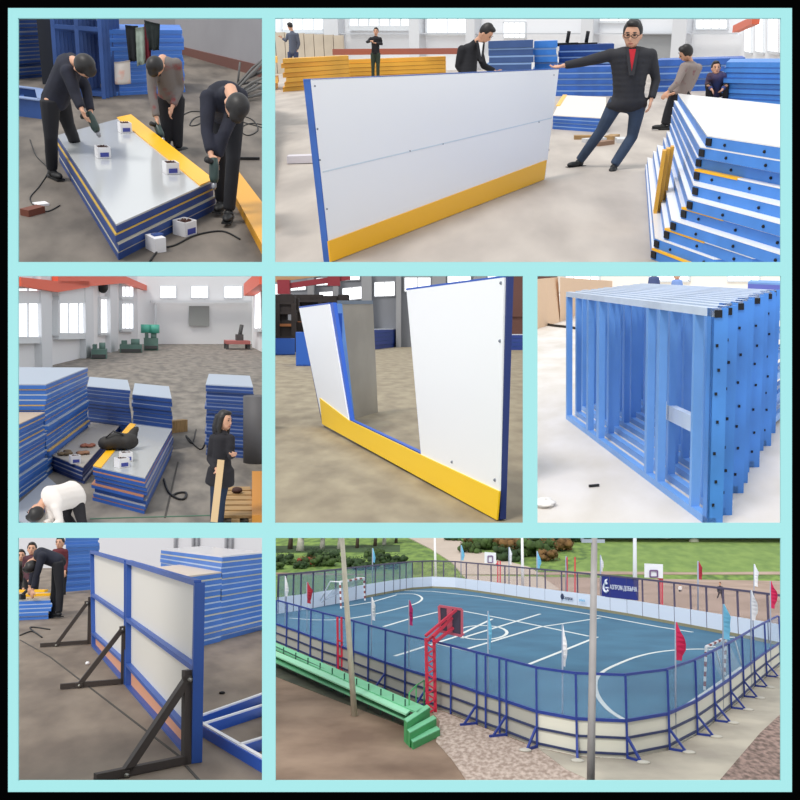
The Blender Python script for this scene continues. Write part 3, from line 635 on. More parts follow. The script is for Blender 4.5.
# ================================================================ MIDDLE LEFT: hall seen from above with a woman in black
B3 = Bay(140, 400, 305, 3.15, 0.6); setbay(B3)
CON3 = mat('dark_concrete', (136, 128, 118), 0.7, col2=(96, 90, 84), scale=2.4, detail=9, stretch=(1, .35, 1))
floor_poly([(-260, 530), (268.5, 530), (268.5, 344), (-260, 344)], CON3)
WH3 = mat('whitewashed_wall', (226, 226, 228), .8)
a, b, n = wall_line('wall_back', (136, 344), (268.5, 344), 268.5, WH3, .5)
for x0, x1 in ((160, 176), (191, 208), (224, 242)): window(a, n, x0, 286, x1, 298, DAY, FRM)
struct('door_2', MB().ext([onp(x, y, a - n * .1, n) for x, y in ((189, 306), (209, 306), (209, 326), (189, 326))], -n * .1), mat('grey_roller_door', (150, 152, 150), .7))
struct('trim_5', MB().ext([onp(x, y, a - n * .3, n) for x, y in ((150, 300.5), (252, 300.5), (252, 302.5), (150, 302.5))], -n * .4), COLM)
struct('trim_5', MB().ext([onp(x, y, a - n * .3, n) for x, y in ((154, 304), (156, 304), (156, 344), (154, 344))], -n * .4), COLM)
la = G(-260, 440); lb = G(138, 344.5); ln = V((-(lb - la).y, (lb - la).x, 0)).normalized()
if ln.y < 0: ln = -ln
HH = Hof(lb, 268.5); hl = Hof(la, 268.5)
struct('wall_left', MB().prism([la, lb, lb + ln, la + ln], [up(la, hl), up(lb, HH), up(lb + ln, HH), up(la + ln, hl)]), WH3)
for x0, y0, x1, y1 in ((-6, 300, 36, 340), (-6, 285, 36, 294), (53, 300, 84, 336), (53, 290, 84, 296), (98, 298, 110, 334), (119, 285, 131, 298), (119, 302, 131, 330)): window(la, ln, x0, y0, x1, y1, DAY, FRM, 0, 2)
for x0, x1 in ((42, 52), (86, 94), (111, 118)):
    p0 = onp(x0, 340, la - ln * .35, ln) + ln * .35; p1 = onp(x1, 340, la - ln * .35, ln) + ln * .35; p0.z = p1.z = 0; h_ = Hof(p0, 269)
    struct('trim_6', MB().prism([p0, p1, p1 - ln * .35, p0 - ln * .35], [up(p, h_) for p in (p0, p1, p1 - ln * .35, p0 - ln * .35)]), COLM)
RA = G(252, 347); RB = G(266, 354); rn3 = V((-(RB - RA).y, (RB - RA).x, 0)).normalized()
struct('wall_right', MB().prism([RA, RB, RB + V((.2, 0, 0)), RA + V((.2, 0, 0))], [up(RA, Hof(RA, 268.5)), up(RB, Hof(RA, 268.5)), up(RB + V((.2, 0, 0)), Hof(RA, 268.5)), up(RA + V((.2, 0, 0)), Hof(RA, 268.5))]), WH3)
window(RA, rn3, 257, 288, 264, 330, DAY, FRM, 0, 1)
OR = mat('orange_red_crane_paint', (222, 92, 62), .5)
yl = onp(80, 300, la - ln * 1.2, ln).y
def lw(x, y): return onp(x, y, la - ln * .25, ln)
t = thing('crane_rail', 'orange red overhead crane beam running along the left windows', 'crane beam', lw(80, 295))
part('girder', MB().ext([lw(14, 277), lw(52, 281), lw(84, 281), lw(84, 287), lw(52, 292), lw(14, 286)], -ln * .3), OR, t)
part('girder', MB().ext([lw(52, 275), lw(120, 275.5), lw(154, 290), lw(154, 294), (lw(120, 283)), lw(52, 289)], -ln * .3), OR, t)
part('hook_block', MB().ell(lw(103, 287), .32, .32, .4), BLACK, t)
t = thing('crane_rail', 'short orange crane beam at the top right corner of the hall', 'crane beam', A(250, 290, RA.y - 4))
part('girder', MB().beam(A(249, 290, RA.y - 3), A(266, 277, RA.y - 16), .8, .9), OR, t); part('stay', MB().beam(G(255, 346), A(258, 285, G(255, 346).y), .4, .4), mat('brown_steel', (140, 110, 96), .6), t)
# machines at the back
MG = mat('machine_green', (96, 128, 118), .6, noise=.4, scale=.6)
for k_, (x, w_, y, yt, lab) in enumerate(((92, 15, 358, 345, 'green lathe, leftmost machine by the left wall'), (120, 22, 352, 341, 'long grey green machine in the middle of the row by the left wall'), (144, 14, 350, 333, 'grey green machine with two upright motors at the end of the row'))):
    p = G(x, y); q2 = G(x + w_, y); h_ = Hof(p, yt); L = (q2 - p).length; c = (p + q2) / 2; t = thing('machine', lab, 'machine', c)
    part('bed', MB().box(c + Z * h_ * .35, L, 1.6, h_ * .7), MG, t); m_ = MB(); m_.box(c + V((-L * .3, 0, h_ * .8)), L * .25, 1.2, h_ * .5)
    m_.tube([c + V((0, 0, h_ * .8)), c + V((L * .4, 0, h_ * .8))], .3, 8); part('headstock', m_, MG, t); part('chip_tray', MB().box(c + V((0, -.9, h_ * .2)), L * .9, .3, .2), mat('machine_dark', (70, 70, 70), .6), t)
    if k_ == 2:
        for s_ in (-.35, .25): part('motor', MB().tube([c + V((L * s_, 0, h_)), c + V((L * s_, 0, h_ * 1.5))], .35, 8), mat('bright_machine_green', (80, 170, 150), .5), t)
p = G(228, 349); q2 = G(246, 349); h_ = Hof(p, 342)
t = thing('work_table', 'long table with a reddish top by the back wall at the right', 'table', (p + q2) / 2); c = (p + q2) / 2; L = (q2 - p).length * 1.3
part('tabletop', MB().box(c + Z * h_, L, 2, .25), mat('reddish_top', (170, 100, 96), .6), t)
for sx in (-.45, .45):
    for sy in (-.8, .8): part('leg', MB().beam(c + V((L * sx, sy, 0)), c + V((L * sx, sy, h_)), .2, .2), mat('machine_dark', (70, 70, 70), .6), t)
t = thing('tool_rack', 'dark metal pieces heaped on the table by the back wall', 'tools', up(c, h_ + .12)); part('pieces', MB().box(c + V((L * .1, 0, h_ + .35)), L * .3, .8, .45).tube([c + V((L * .1, 0, h_ + .3)), c + V((L * .2, 0, h_ + 1.3))], .15, 6), mat('machine_dark', (70, 70, 70), .6), t)
# piles
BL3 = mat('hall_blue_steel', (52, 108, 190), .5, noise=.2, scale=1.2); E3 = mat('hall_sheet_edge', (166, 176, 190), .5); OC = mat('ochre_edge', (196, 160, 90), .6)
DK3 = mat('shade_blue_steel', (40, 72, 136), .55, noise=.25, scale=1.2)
def sidepile(pn, pf, ytop_at, ytop, wd, n_, where, **kw):
    a_ = G(*pn); b_ = G(*pf); d = (b_ - a_).normalized(); nl = V((-d.y, d.x, 0));
    if nl.x > 0: nl = -nl
    H_ = Hof(G(*ytop_at), ytop); return stack([a_, b_, b_ + nl * wd, a_ + nl * wd], H_, n_, where, et=.22, **kw)
sidepile((-14, 523), (46.5, 478), (46.5, 478), 412, 2.2, 16, 'the big blue pile at the left edge, in front', fr=BL3, edge=E3, altedge=OC, top=mat('dusty_tan_sheet', (176, 158, 140), .7), group='panels of the front left pile', jit=.035)
sidepile((48, 476), (89, 440), (48, 476), 384, 2.2, 18, 'the tall blue pile second from the left edge', fr=BL3, edge=E3, altedge=OC, top=E3, group='panels of the second left pile', jit=.035)
def fpile(x0, y0, x1, y1, ytop, dep, n_, where, fr_, ang=0, **kw):
    bl = G(x0, y0); br = G(x1, y1); return stack(faceq(bl, br, dep, ang), Hof(bl, ytop), n_, where, fr=fr_, jit=.03, **kw)
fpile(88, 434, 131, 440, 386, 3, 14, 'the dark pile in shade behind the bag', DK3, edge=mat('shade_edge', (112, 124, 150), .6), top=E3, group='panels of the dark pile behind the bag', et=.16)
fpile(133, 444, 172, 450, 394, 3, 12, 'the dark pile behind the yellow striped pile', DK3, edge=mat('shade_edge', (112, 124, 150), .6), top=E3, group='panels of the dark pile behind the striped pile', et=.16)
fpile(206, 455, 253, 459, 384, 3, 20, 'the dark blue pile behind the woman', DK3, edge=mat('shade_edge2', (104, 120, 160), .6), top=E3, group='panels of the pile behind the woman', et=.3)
p = G(257, 462); solo('storage_tank', MB().tube([p, up(p, Hof(p, 396))], [.28, .28], 20), mat('dark_grey_tank', (84, 82, 84), .6), 'dark grey upright cylinder behind the pallet at the right edge', 'cylinder')
nb = G(145, 515); H = Hof(nb, 478); q = quadpx([(145, 477.5), (172, 429), (130, 423.5), (93, 466)], H)
stack(q, H, 8, 'the yellow striped pile carrying a black bag', fr=mat('mid_blue_steel', (44, 90, 170), .5, noise=.2, scale=1.2), edge=mat('grey_edge', (150, 150, 160), .6), altedge=mat('rust_edge', (176, 120, 90), .6), top=GREYW, strip=YEL,
      stripq=quadpx([(101, 468), (136, 424.5), (130, 423.5), (93, 466)], H), group='panels of the yellow striped pile', jit=.03, et=.25)
HB = H
nb = G(83, 484); H = Hof(nb, 467); q = quadpx([(83, 467), (120, 425), (89.5, 420), (49, 454)], H)
stack(q, H, 4, 'the low pile left of the bag', fr=mat('deep_navy_steel', (30, 54, 112), .5), edge=mat('grey_edge', (150, 150, 160), .6), top=mat('dusty_grey_sheet', (164, 156, 146), .4), group='panels of the low pile left of the bag', jit=.02)
HA = H
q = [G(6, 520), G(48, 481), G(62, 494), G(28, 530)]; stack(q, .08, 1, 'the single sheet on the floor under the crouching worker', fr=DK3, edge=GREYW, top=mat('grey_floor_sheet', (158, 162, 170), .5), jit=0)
# bag
p = G(118, 450, HB); t = thing('bag', 'slumped black bag lying on the yellow striped pile', 'bag', p); m_ = MB()
for dx, dy, r in ((-.3, 0, .26), (0, .05, .32), (.28, 0, .3), (.15, .3, .22), (-.1, .2, .25)): m_.ell(p + V((dx * .6, dy * .6, r * .5)), r * .66, r * .62, r * .5)
m_.tube([p + V((.22, .1, .18)), p + V((.3, .18, .34)), p + V((.36, .2, .38))], [.12, .07, .04]); o_ = part('body', m_, mat('black_nylon', (40, 36, 34), .7, noise=.3, scale=5), t); remesh(o_, .035, 3)
part('handle', MB().tube([p + V((-.2, -.1, .24)), p + V((-.07, -.12, .36)), p + V((.1, -.1, .28))], .014, 6), BLACK, t)
screwbox(126, 461, HB, 'white carton with dark screws on the yellow striped pile, right of the pair', .17, .3)
screwbox(122, 467, HB, 'white carton with dark screws on the yellow striped pile, left of the pair', .17, .5)
screwbox(75, 463, HA, 'white carton of screws on the low pile left of the bag', .16, .3)
for x, y, sx, sy, c, lab in ((66, 454, .32, .22, (110, 92, 70), 'brown glove lying on the low pile, left of the carton'), (84, 455, .3, .2, (150, 110, 84), 'tan rag on the low pile, right of the carton'), (88, 447, .28, .14, (160, 100, 80), 'reddish rag at the back of the low pile')):
    p = G(x, y, HA); m_ = MB()
    for k_ in range(5): m_.ell(p + V((random.uniform(-sx, sx) * .3, random.uniform(-sy, sy) * .7, .03)), sx * .25, sy * .4, .035, jit=.15)
    o_ = solo('rag', m_, mat('rag%d' % c[0], c, .9), lab, 'cloth')
# right: pallet, board
def pal(p0, p1, p2, p3, n_, lab):
    q_ = [G(*x) for x in (p0, p1, p2, p3)]; t = thing('pallet', lab, 'pallet', sum(q_, V((0, 0, 0))) / 4)
    for k_ in range(n_):
        u0 = k_ / n_; u1 = (k_ + .72) / n_; part('slat', MB().slab([up(x, .12) for x in (lerp(q_[0], q_[3], u0), lerp(q_[1], q_[2], u0), lerp(q_[1], q_[2], u1), lerp(q_[0], q_[3], u1))], .04), WOOD, t)
    for s_ in (.05, .5, .95): part('bearer', MB().beam(up(lerp(q_[0], q_[1], s_), .06), up(lerp(q_[3], q_[2], s_), .06), .12, .12), WOOD, t)
pal((222, 496), (250, 496), (255, 528), (216, 528), 6, 'light wooden pallet on the floor at the bottom right of the woman')
mb = MB(); p0 = G(252, 529); p1 = G(252, 482); mb.prism([p0, G(266, 529), G(266, 482), p1], [up(x, .2) for x in (p0, G(266, 529), G(266, 482), p1)])
solo('kick_plate', mb, mat('orange_board', (196, 130, 40), .5), 'orange yellow board beside the pallet at the right edge', 'plastic strip')
p = G(237, 503); solo('lump', MB().ell(up(p, .21), .09, .08, .05, jit=.1), mat('dark_brown', (60, 34, 30), .8), 'small dark brown lump lying on the wooden pallet', 'lump')
yw = G(215, 531).y
pb = A(221, 460, yw - .35); pe = A(214, 522, yw - .6); solo('plank', MB().beam(pe, pb, .09, .04, V((0, -1, 0))), mat('light_wood', (206, 176, 134), .6), 'pale narrow plank standing upright in front of the woman', 'plank')
cable([(164, 480), (168, 492), (176, 499), (184, 500), (186, 494), (178, 494), (172, 497)], .02, 'short black hose looped on the floor in the aisle')
cable([(196, 430), (192, 444), (186, 436), (200, 450), (206, 440)], .015, 'thin dark cord on the floor far up the aisle')
struct('trim_7', MB().beam(up(G(165, 518), .004), up(G(178, 462), .004), .03, .008), mat('floor_joint', (70, 66, 62), .9))
struct('trim_7', MB().beam(up(G(90, 519), .004), up(G(268, 514), .004), .05, .008), mat('green_floor_line', (70, 104, 84), .8))
p = G(177, 432); solo('offcut', MB().box(p + Z * .15, .5, .2, .3, .6), WOOD, 'tan block leaning against the right side of the striped pile', 'block')
person('woman with long dark hair in a black coat and jeans, one hand raised', dict(head=(224.5, 420.5), neck=(223, 431), shL=(214, 439), shR=(230, 439, -.1), elL=(210, 459, .05), elR=(231, 456, -.2), haL=(217, 470, -.25), haR=(233, 455, -.45),
    hipL=(217, 470), hipR=(225, 470), knL=(215, 498), knR=(221, 500), anL=(214, 524), anR=(219, 527)), yw, mat('black_coat', (28, 26, 32), .85), mat('dark_jeans', (26, 42, 66), .85, noise=.2), face=(.75, -.7, -.1), hairlen=.2, long_coat=.42, shirt=mat('grey_shirt', (90, 100, 110), .8))
ys = G(60, 529).y
person('worker in a white shirt crouching on the floor sheet at the bottom left, head bowed', dict(head=(36, 512, -.25), neck=(44, 501, -.12), shL=(49, 491, -.05), shR=(56, 508, -.25), elL=(50, 520, -.2), elR=(60, 522, -.3), haL=(44, 524, -.35), haR=(52, 526, -.35),
    hipL=(72, 489, .25), hipR=(77, 500, .1), knL=(66, 515, .15), knR=(82, 522, 0), anL=(74, 527, .2), anR=(86, 529, 0)), ys, mat('white_shirt_cloth', (226, 218, 212), .9), mat('black_trousers', (36, 34, 38), .85), face=(-.8, -.3, -.6), fat=1.45)

# ================================================================ MIDDLE CENTRE: gate panel with its door open
B4 = Bay(399, 400, 325, 1.5, 0.85); setbay(B4)
CON4 = mat('brown_grey_concrete', (158, 146, 122), .7, col2=(130, 118, 98), scale=3.0, detail=10, stretch=(1, .4, 1))
floor_poly([(268.5, 531), (530, 531), (530, 346), (268.5, 346)], CON4)
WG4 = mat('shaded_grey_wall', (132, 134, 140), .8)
a, b, n = wall_line('wall_back', (268.5, 347), (530, 347), 268.5, WG4, .5)
for x0, y0, x1, y1, s_ in ((270, 284, 280, 300, 0), (289, 284, 306, 291, -1), (292, 297, 309, 302, -1), (316, 278, 332, 286, -1), (319, 292, 333, 297, -1), (340, 272, 360, 281, -1), (342, 288, 362, 301, -2), (374, 282, 395, 297, -1), (404, 277, 431, 292, 0), (447, 274, 471, 287, 0), (487, 272, 510, 280, 0)):
    window(a, n, x0, y0, x1, y1, DAY, mat('grey_window_frame', (150, 152, 156), .6), s_, 1)
for x0, x1 in ((309, 315), (334, 339), (362, 372), (396, 401), (432, 445), (473, 485)):
    p0 = onp(x0, 330, a, n); p1 = onp(x1, 330, a, n); p0.z = p1.z = 0; h_ = Hof(p0, 269)
    struct('trim_8', MB().prism([p0, p1, p1 - n * .8, p0 - n * .8], [up(p, h_) for p in (p0, p1, p1 - n * .8, p0 - n * .8)]), mat('mid_grey_column', (150, 150, 152), .8))
yb = a.y - 3
t = thing('crane_rail', 'thin dark red crane rail crossing the windows at the upper left', 'crane rail', A(320, 284, yb)); part('rail', MB().beam(A(282, 287, yb), A(350, 277, yb), .3, .35), mat('dark_red_paint', (140, 40, 50), .5), t)
for x, y in ((284, 287), (334, 279)): part('bracket', MB().box(A(x, y, yb), .8, .6, .9), mat('dark_red_paint', (140, 40, 50), .5), t)
struct('trim_9', MB().beam(A(268.5, 280, yb), A(330, 272, yb), .3, .4), mat('ochre_pipe', (180, 140, 100), .6))
# dark racks at the left
RK = mat('dark_brown_rack', (52, 44, 42), .8, noise=.4, scale=1); RB_ = mat('bin_blue', (40, 96, 190), .5)
for k_, (x0, x1, y, yt, lab) in enumerate(((262, 294, 352, 303, 'dark rack of steel parts at the left edge'), (296, 345, 349, 301, 'dark rack of steel parts behind the left white panel'))):
    p0 = G(x0, y); p1 = G(x1, y); h_ = Hof(p0, yt); t = thing('rack', lab, 'rack', (p0 + p1) / 2); L = p1 - p0
    for s_ in (0, .5, 1): part('upright', MB().beam(p0 + L * s_, up(p0 + L * s_, h_), .25, .25), RK, t)
    for s_ in (.3, .55, .8, 1): part('shelf', MB().box((p0 + p1) / 2 + V((0, .8, h_ * s_)), L.length, 1.8, .15), RK if s_ != .55 else mat('rust_orange', (150, 92, 50), .7), t)
    m_ = MB(); 
    for j in range(26): m_.box(p0 + L * random.random() + V((0, random.uniform(.3, 1.2), h_ * random.choice((.3, .55, .8)) + .5)), random.uniform(.5, 1.4), .8, random.uniform(.5, 1.1))
    part('stored_parts', m_, RK, t)
for x0, x1, y, yt, lab in ((272, 295, 355, 340, 'bright blue bin on the floor at the left edge'), (296, 322, 366, 334, 'bright blue frame standing behind the left white panel')):
    p0 = G(x0, y); p1 = G(x1, y); h_ = Hof(p0, yt); t = thing('steel_bin', lab, 'bin', (p0 + p1) / 2); q_ = faceq(p0, p1, 2)
    f = MB(); ring(f, q_, .12, 0, h_); part('sides', f, RB_, t); part('floor_plate', MB().slab(q_, .05), RB_, t)
    f = MB(); ring(f, [x_ + V((0, 0, 0)) for x_ in q_], .2, h_, h_ + .06); part('rim', f, RB_, t)
def p4(x0, y0, x1, y1, ytop, dep, n_, where, ang=0, **kw):
    bl = G(x0, y0); br = G(x1, y1); return stack(faceq(bl, br, dep, ang), Hof(bl, ytop), n_, where, fr=mat('hall_deep_blue', (36, 62, 140), .5), jit=.03, edge=NAVY, **kw)
p4(370, 350, 409, 345.5, 329, 4, 5, 'the low blue pile seen right of the door leaf', top=mat('pale_table_top', (200, 206, 220), .3), group='panels of the low blue pile behind the gate')
p4(509, 350, 530, 350, 334, 3, 4, 'the blue pile at the right edge behind the gate', top=mat('pale_table_top', (200, 206, 220), .3), group='panels of the pile at the right edge')
p = G(518, 348) + V((0, -4, 0)); solo('cabinet', MB().box(up(p, 1.2 * 3), 3.4, 1.2, 3.2).box(up(p, 1.0), 3.0, 1.0, 2.0), mat('rust_brown_box', (96, 62, 54), .8), 'rust brown box on the wall side behind the right end of the gate', 'box')
p = A(389, 325, G(389, 347).y + 1.5); t = thing('hoist_stand', 'small dark tripod stand with an orange head on the low blue pile', 'stand', p)
for k_ in range(3): an = k_ * 2.1; part('leg', MB().tube([p + V((math.cos(an) * .7, math.sin(an) * .7, 0)), p + Z * 2.2], .09, 6), BLACK, t)
part('head', MB().ell(p + Z * 2.5, .45, .45, .45), mat('orange_head', (190, 120, 60), .6), t)
p = G(405, 346); solo('gas_bottle', MB().tube([p, up(p, 2.2), up(p, 2.5)], [.45, .45, .15], 12), mat('dark_green_bottle', (40, 56, 50), .5), 'dark green upright bottle beside the right white panel', 'bottle')
# gate
o4 = G(322.5, 427); o5 = G(496.5, 520.5); e4 = (o5 - o4).normalized(); g4 = V((-e4.y, e4.x, 0))
if g4.y < 0: g4 = -g4
def gp(x, y, d=0): return onp(x, y, o4 + g4 * d, g4)
t = thing('gate_frame', 'white gate section with a yellow bottom strip and a door opening in the middle', 'gate', (o4 + o5) / 2)
W4 = mat('bright_white_sheet', (246, 247, 250), .35)
part('sheet', MB().ext([gp(*p) for p in ((299, 308), (329, 304), (348.7, 421), (322, 420))], g4 * .015), W4, t)
part('sheet', MB().ext([gp(*p) for p in ((406.5, 290), (504, 277), (499, 491), (421, 455))], g4 * .015), W4, t)
part('kick_strip', MB().ext([gp(x, y, -.012) for x, y in ((319.5, 398), (348, 420), (421, 455), (499, 491.5), (496.5, 520), (322, 424))], g4 * .014), mat('bright_yellow_sheet', (252, 206, 30), .35), t)
BF = mat('gate_blue', (26, 84, 186), .45)
f = MB(); D = g4 * .05
f.ext([gp(*p) for p in ((299, 306.6), (329, 302.6), (329, 304.2), (299, 308.2))], D); f.ext([gp(*p) for p in ((406, 288.3), (504, 275.5), (504, 277.5), (406, 290.3))], D)
f.ext([gp(x, y, .016) for x, y in ((329, 303), (333, 302.5), (351, 423), (346, 421))], D)
f.ext([gp(x, y, .016) for x, y in ((348, 418.5), (421, 453), (421, 457), (348, 422.5))], D)
f.ext([gp(x, y, .016) for x, y in ((406.5, 289), (410, 289), (424, 457), (421, 456))], D)
part('frame', f, BF, t)
f = MB(); f.ext([gp(x, y, .016) for x, y in ((504, 276), (507.5, 275.6), (500, 519.5), (496.3, 520))], D * 1.0)
f.ext([gp(x, y, .016) for x, y in ((299, 307), (303, 307), (325, 424), (322, 424))], D); f.ext([gp(x, y, .016) for x, y in ((322, 417), (499, 505), (496.5, 519.5), (322, 423))], D); part('end_post', f, mat('gate_navy', (26, 46, 110), .5), t)
# jamb and leaf
hj = G(344, 422); hk = G(378, 412); e6 = (hk - hj).normalized(); g6 = V((-e6.y, e6.x, 0))
if g6.y < 0: g6 = -g6
t2 = thing('gate_door', 'grey backed door leaf with a blue edge, swung open behind the gate opening', 'door', (hj + hk) / 2)
def dp(x, y, d=0): return onp(x, y, hj + g6 * d, g6)
part('panel', MB().ext([dp(*p) for p in ((342, 303.5), (373, 303), (378, 412), (352, 421))], g6 * .03), mat('grey_door_back', (150, 142, 128), .5, noise=.25, scale=1), t2)
part('edge_post', MB().ext([dp(x, y, -.02) for x, y in ((337, 304), (342, 303.5), (355, 421), (347, 424))], g6 * .06), BLUE2, t2)
part('jamb', MB().ext([dp(x, y, -.03) for x, y in ((330, 304), (337, 304), (349, 423.5), (345, 422.5))], g6 * .05), mat('gate_navy', (26, 46, 110), .5), t2)
part('top_rail', MB().ext([dp(x, y, -.02) for x, y in ((341, 300.5), (373, 300.5), (373, 304), (341, 304))], g6 * .06), mat('slate_rail', (90, 104, 120), .5), t2)
part('latch', MB().box(dp(340, 330, -.06), .07, .05, .5), BF, t2)
sc = MB()
for x, y in ((501, 283), (500, 341), (452, 462), (495, 480)): sc.ell(gp(x, y, -.004), .014, .006, .014, n=8, m=4)
part('screws', sc, mat('dull_screw', (120, 126, 140), .5), t)

# ================================================================ MIDDLE RIGHT: row of upright blue frames
B5 = Bay(660, 400, 262, 1.45, 1.0); setbay(B5)
CON5 = mat('bright_concrete', (222, 216, 212), .6, col2=(206, 198, 188), scale=2.5, detail=9, stretch=(1, .4, 1))
floor_poly([(530.5, 531), (860, 531), (860, 290), (530.5, 290)], CON5)
a, b, n = wall_line('wall_back', (530.5, 292), (860, 292), 268.5, mat('cream_wall', (240, 234, 224), .8), .5)
for x0, x1 in ((566, 600), (650, 690), (728, 760)): window(a, n, x0, 271, x1, 281, DAY, FRM, 0, 3)
p0 = G(530.5, 331); p1 = G(560, 322); h_ = Hof(p0, 280)
vs = []; m_ = MB(); N_ = 14
for s_ in range(N_ + 1):
    q_ = lerp(p0, p1, s_ / N_); vs.append(q_ + V((0, .07 * math.sin(s_ * 1.9), 0)))
for i in range(N_): m_.prism([vs[i], vs[i + 1], vs[i + 1] + V((0, .1, 0)), vs[i] + V((0, .1, 0))], [up(x + V((-.1, .3, 0)), h_) for x in (vs[i], vs[i + 1], vs[i + 1] + V((0, .1, 0)), vs[i] + V((0, .1, 0)))])
p2_ = G(612, 300); m_.prism([p1, p2_, p2_ + V((0, .2, 0)), p1 + V((0, .2, 0))], [up(p1, h_), up(p2_, Hof(p2_, 281)), up(p2_ + V((0, .2, 0)), Hof(p2_, 281)), up(p1 + V((0, .2, 0)), h_)])
solo('tarpaulin', m_, mat('beige_tarpaulin', (222, 190, 158), .8), 'beige sheet draped like a screen at the upper left behind the frames', 'tarpaulin')
cable([(537, 322), (550, 326), (566, 328), (580, 330)], .03, 'thin dark hose on the floor behind the left end of the frames')
m_ = MB(); m_.ell(up(G(545, 505), .015), .07, .1, .02, jit=.25); solo('paper_scrap', m_, mat('whitish_scrap', (230, 226, 222), .8), 'whitish crumpled scrap on the floor at the bottom left', 'scrap')
p = G(594, 487); solo('splinter', MB().box(p + Z * .01, .07, .015, .015, .5), BLACK, 'tiny dark splinter on the pale floor left of the frames', 'splinter')
# frames
f0 = G(570, 422); f1 = G(704, 524); e5 = (f1 - f0).normalized(); g5 = V((-e5.y, e5.x, 0))
if g5.y < 0: g5 = -g5
H5 = Hof(f1, 308)
def fx(x, y=360): return (onp(x, y, f0, g5) - f0).dot(e5)
T0 = G(713, 307, H5); T7 = G(769, 289.5, H5); dd = (T7 - T0); dd.z = 0
LB = mat('frame_light_blue', (112, 164, 230), .4, noise=.15, scale=2); LBt = mat('highlight_blue', (206, 220, 240), .35, noise=.15, scale=3)  # LBt: whitish highlight on the top rails painted into the blue
LW = [(fx(566, 330), .05), (fx(586.5, 330), .07), (fx(597, 330), .07), (fx(645.5), .05), (fx(657), .045), (fx(692), .035)]
Ltot = (onp(708, 400, f0, g5) - f0).dot(e5) + .03
cnt = 12
for k_ in range(cnt):
    s_ = k_ / (cnt - 1.0); o_ = f0 + dd * s_ + e5 * (.05 * math.sin(k_ * 2.3)); lean = g5 * (.0)
    lab = 'nearest blue steel frame of the row standing on edge' if k_ == 0 else ('farthest blue steel frame of the row standing on edge' if k_ == cnt - 1 else ORD[k_] + ' blue steel frame from the front of the row standing on edge')
    t = thing('steel_frame', lab, 'frame', o_ + e5 * Ltot / 2, 'blue frames standing on edge')
    dp_ = .05
    def bar(x0, x1, z0, z1, nm, m_, extra=None):
        p = o_ + e5 * x0; q_ = o_ + e5 * x1
        mb = MB(); mb.prism([p + Z * z0, q_ + Z * z0, q_ + g5 * dp_ + Z * z0, p + g5 * dp_ + Z * z0], [p + Z * z1, q_ + Z * z1, q_ + g5 * dp_ + Z * z1, p + g5 * dp_ + Z * z1]); return part(nm, mb, m_, t)
    bar(LW[0][0], Ltot, 0, .045, 'bottom_rail', LB); bar(LW[0][0], Ltot, H5 - .045, H5, 'top_rail', LBt)
    for x_, w_ in LW: bar(x_, x_ + w_, .045, H5 - .045, 'post', LB)
    # channel-shaped end post with punched holes
    mb = MB(); x0 = Ltot - .07
    for (u0, u1, v0, v1) in ((x0, Ltot, 0, .012), (x0, Ltot, dp_ * 1.5, dp_ * 1.5 + .012), (Ltot - .012, Ltot, 0, dp_ * 1.5)):
        c4 = [o_ + e5 * u0 + g5 * v0, o_ + e5 * u1 + g5 * v0, o_ + e5 * u1 + g5 * v1, o_ + e5 * u0 + g5 * v1]; mb.prism([p for p in c4], [up(p, H5 - .0) for p in c4])
    ep = part('end_post', mb, BLUE2, t)
    for j in range(7): part('hole', MB().box(o_ + e5 * (Ltot + .003) + g5 * (.03 + .012 * (j % 2)) + Z * (.12 + j * (H5 - .3) / 6 + .02 * math.sin(j * 5 + k_)), .008, .012, .016, math.atan2(e5.y, e5.x)), DARK, ep)
    part('tube_opening', MB().box(o_ + e5 * (Ltot + .003) + g5 * .032 + Z * (H5 - .03), .01, .04, .04, math.atan2(e5.y, e5.x)), DARK, ep)
    if k_ == 1: bar(fx(650), fx(692), H5 * .34, H5 * .34 + .1, 'cross_rail', LBt)
# piles behind
def p5(x0, y0, x1, y1, ytop, dep, n_, where, fr_=LB, ang=0, **kw):
    bl = G(x0, y0); br = G(x1, y1); return stack(faceq(bl, br, dep, ang), Hof(bl, ytop), n_, where, fr=fr_, jit=.02, edge=mat('frame_pale_edge', (140, 180, 232), .5), top=LB, **kw)
p5(616, 352, 690, 352, 303, 2, 12, 'the light blue pile seen through the frames', group='panels seen through the frames')
for k_ in range(6):
    a_ = G(745, 470 - k_ * 2) ; z_ = .1 + k_ * .17; p0 = G(752, 448); p1 = G(800, 405)
    o1 = V((.0, .07 * k_, 0)); t = thing('steel_frame', ('lowest' if k_ == 0 else ORD[k_] + ' lowest') + ' blue frame of the pile lying behind the right end of the row', 'frame', (p0 + p1) / 2 + o1 + Z * (z_ - .06), 'blue frames lying at the right edge')
    q_ = faceq(p0 + o1, p1 + o1, .9); f = MB(); ring(f, [V((p.x, p.y, 0)) for p in q_], .07, z_ - .06, z_); part('frame', f, BLUE2 if k_ % 2 else LB, t)
    f = MB(); [f.beam(lerp(q_[0], q_[3], u_) + Z * (z_ - .03), lerp(q_[1], q_[2], u_) + Z * (z_ - .03), .06, .05) for u_ in (.35, .7)]; part('crossbars', f, LBt, t)
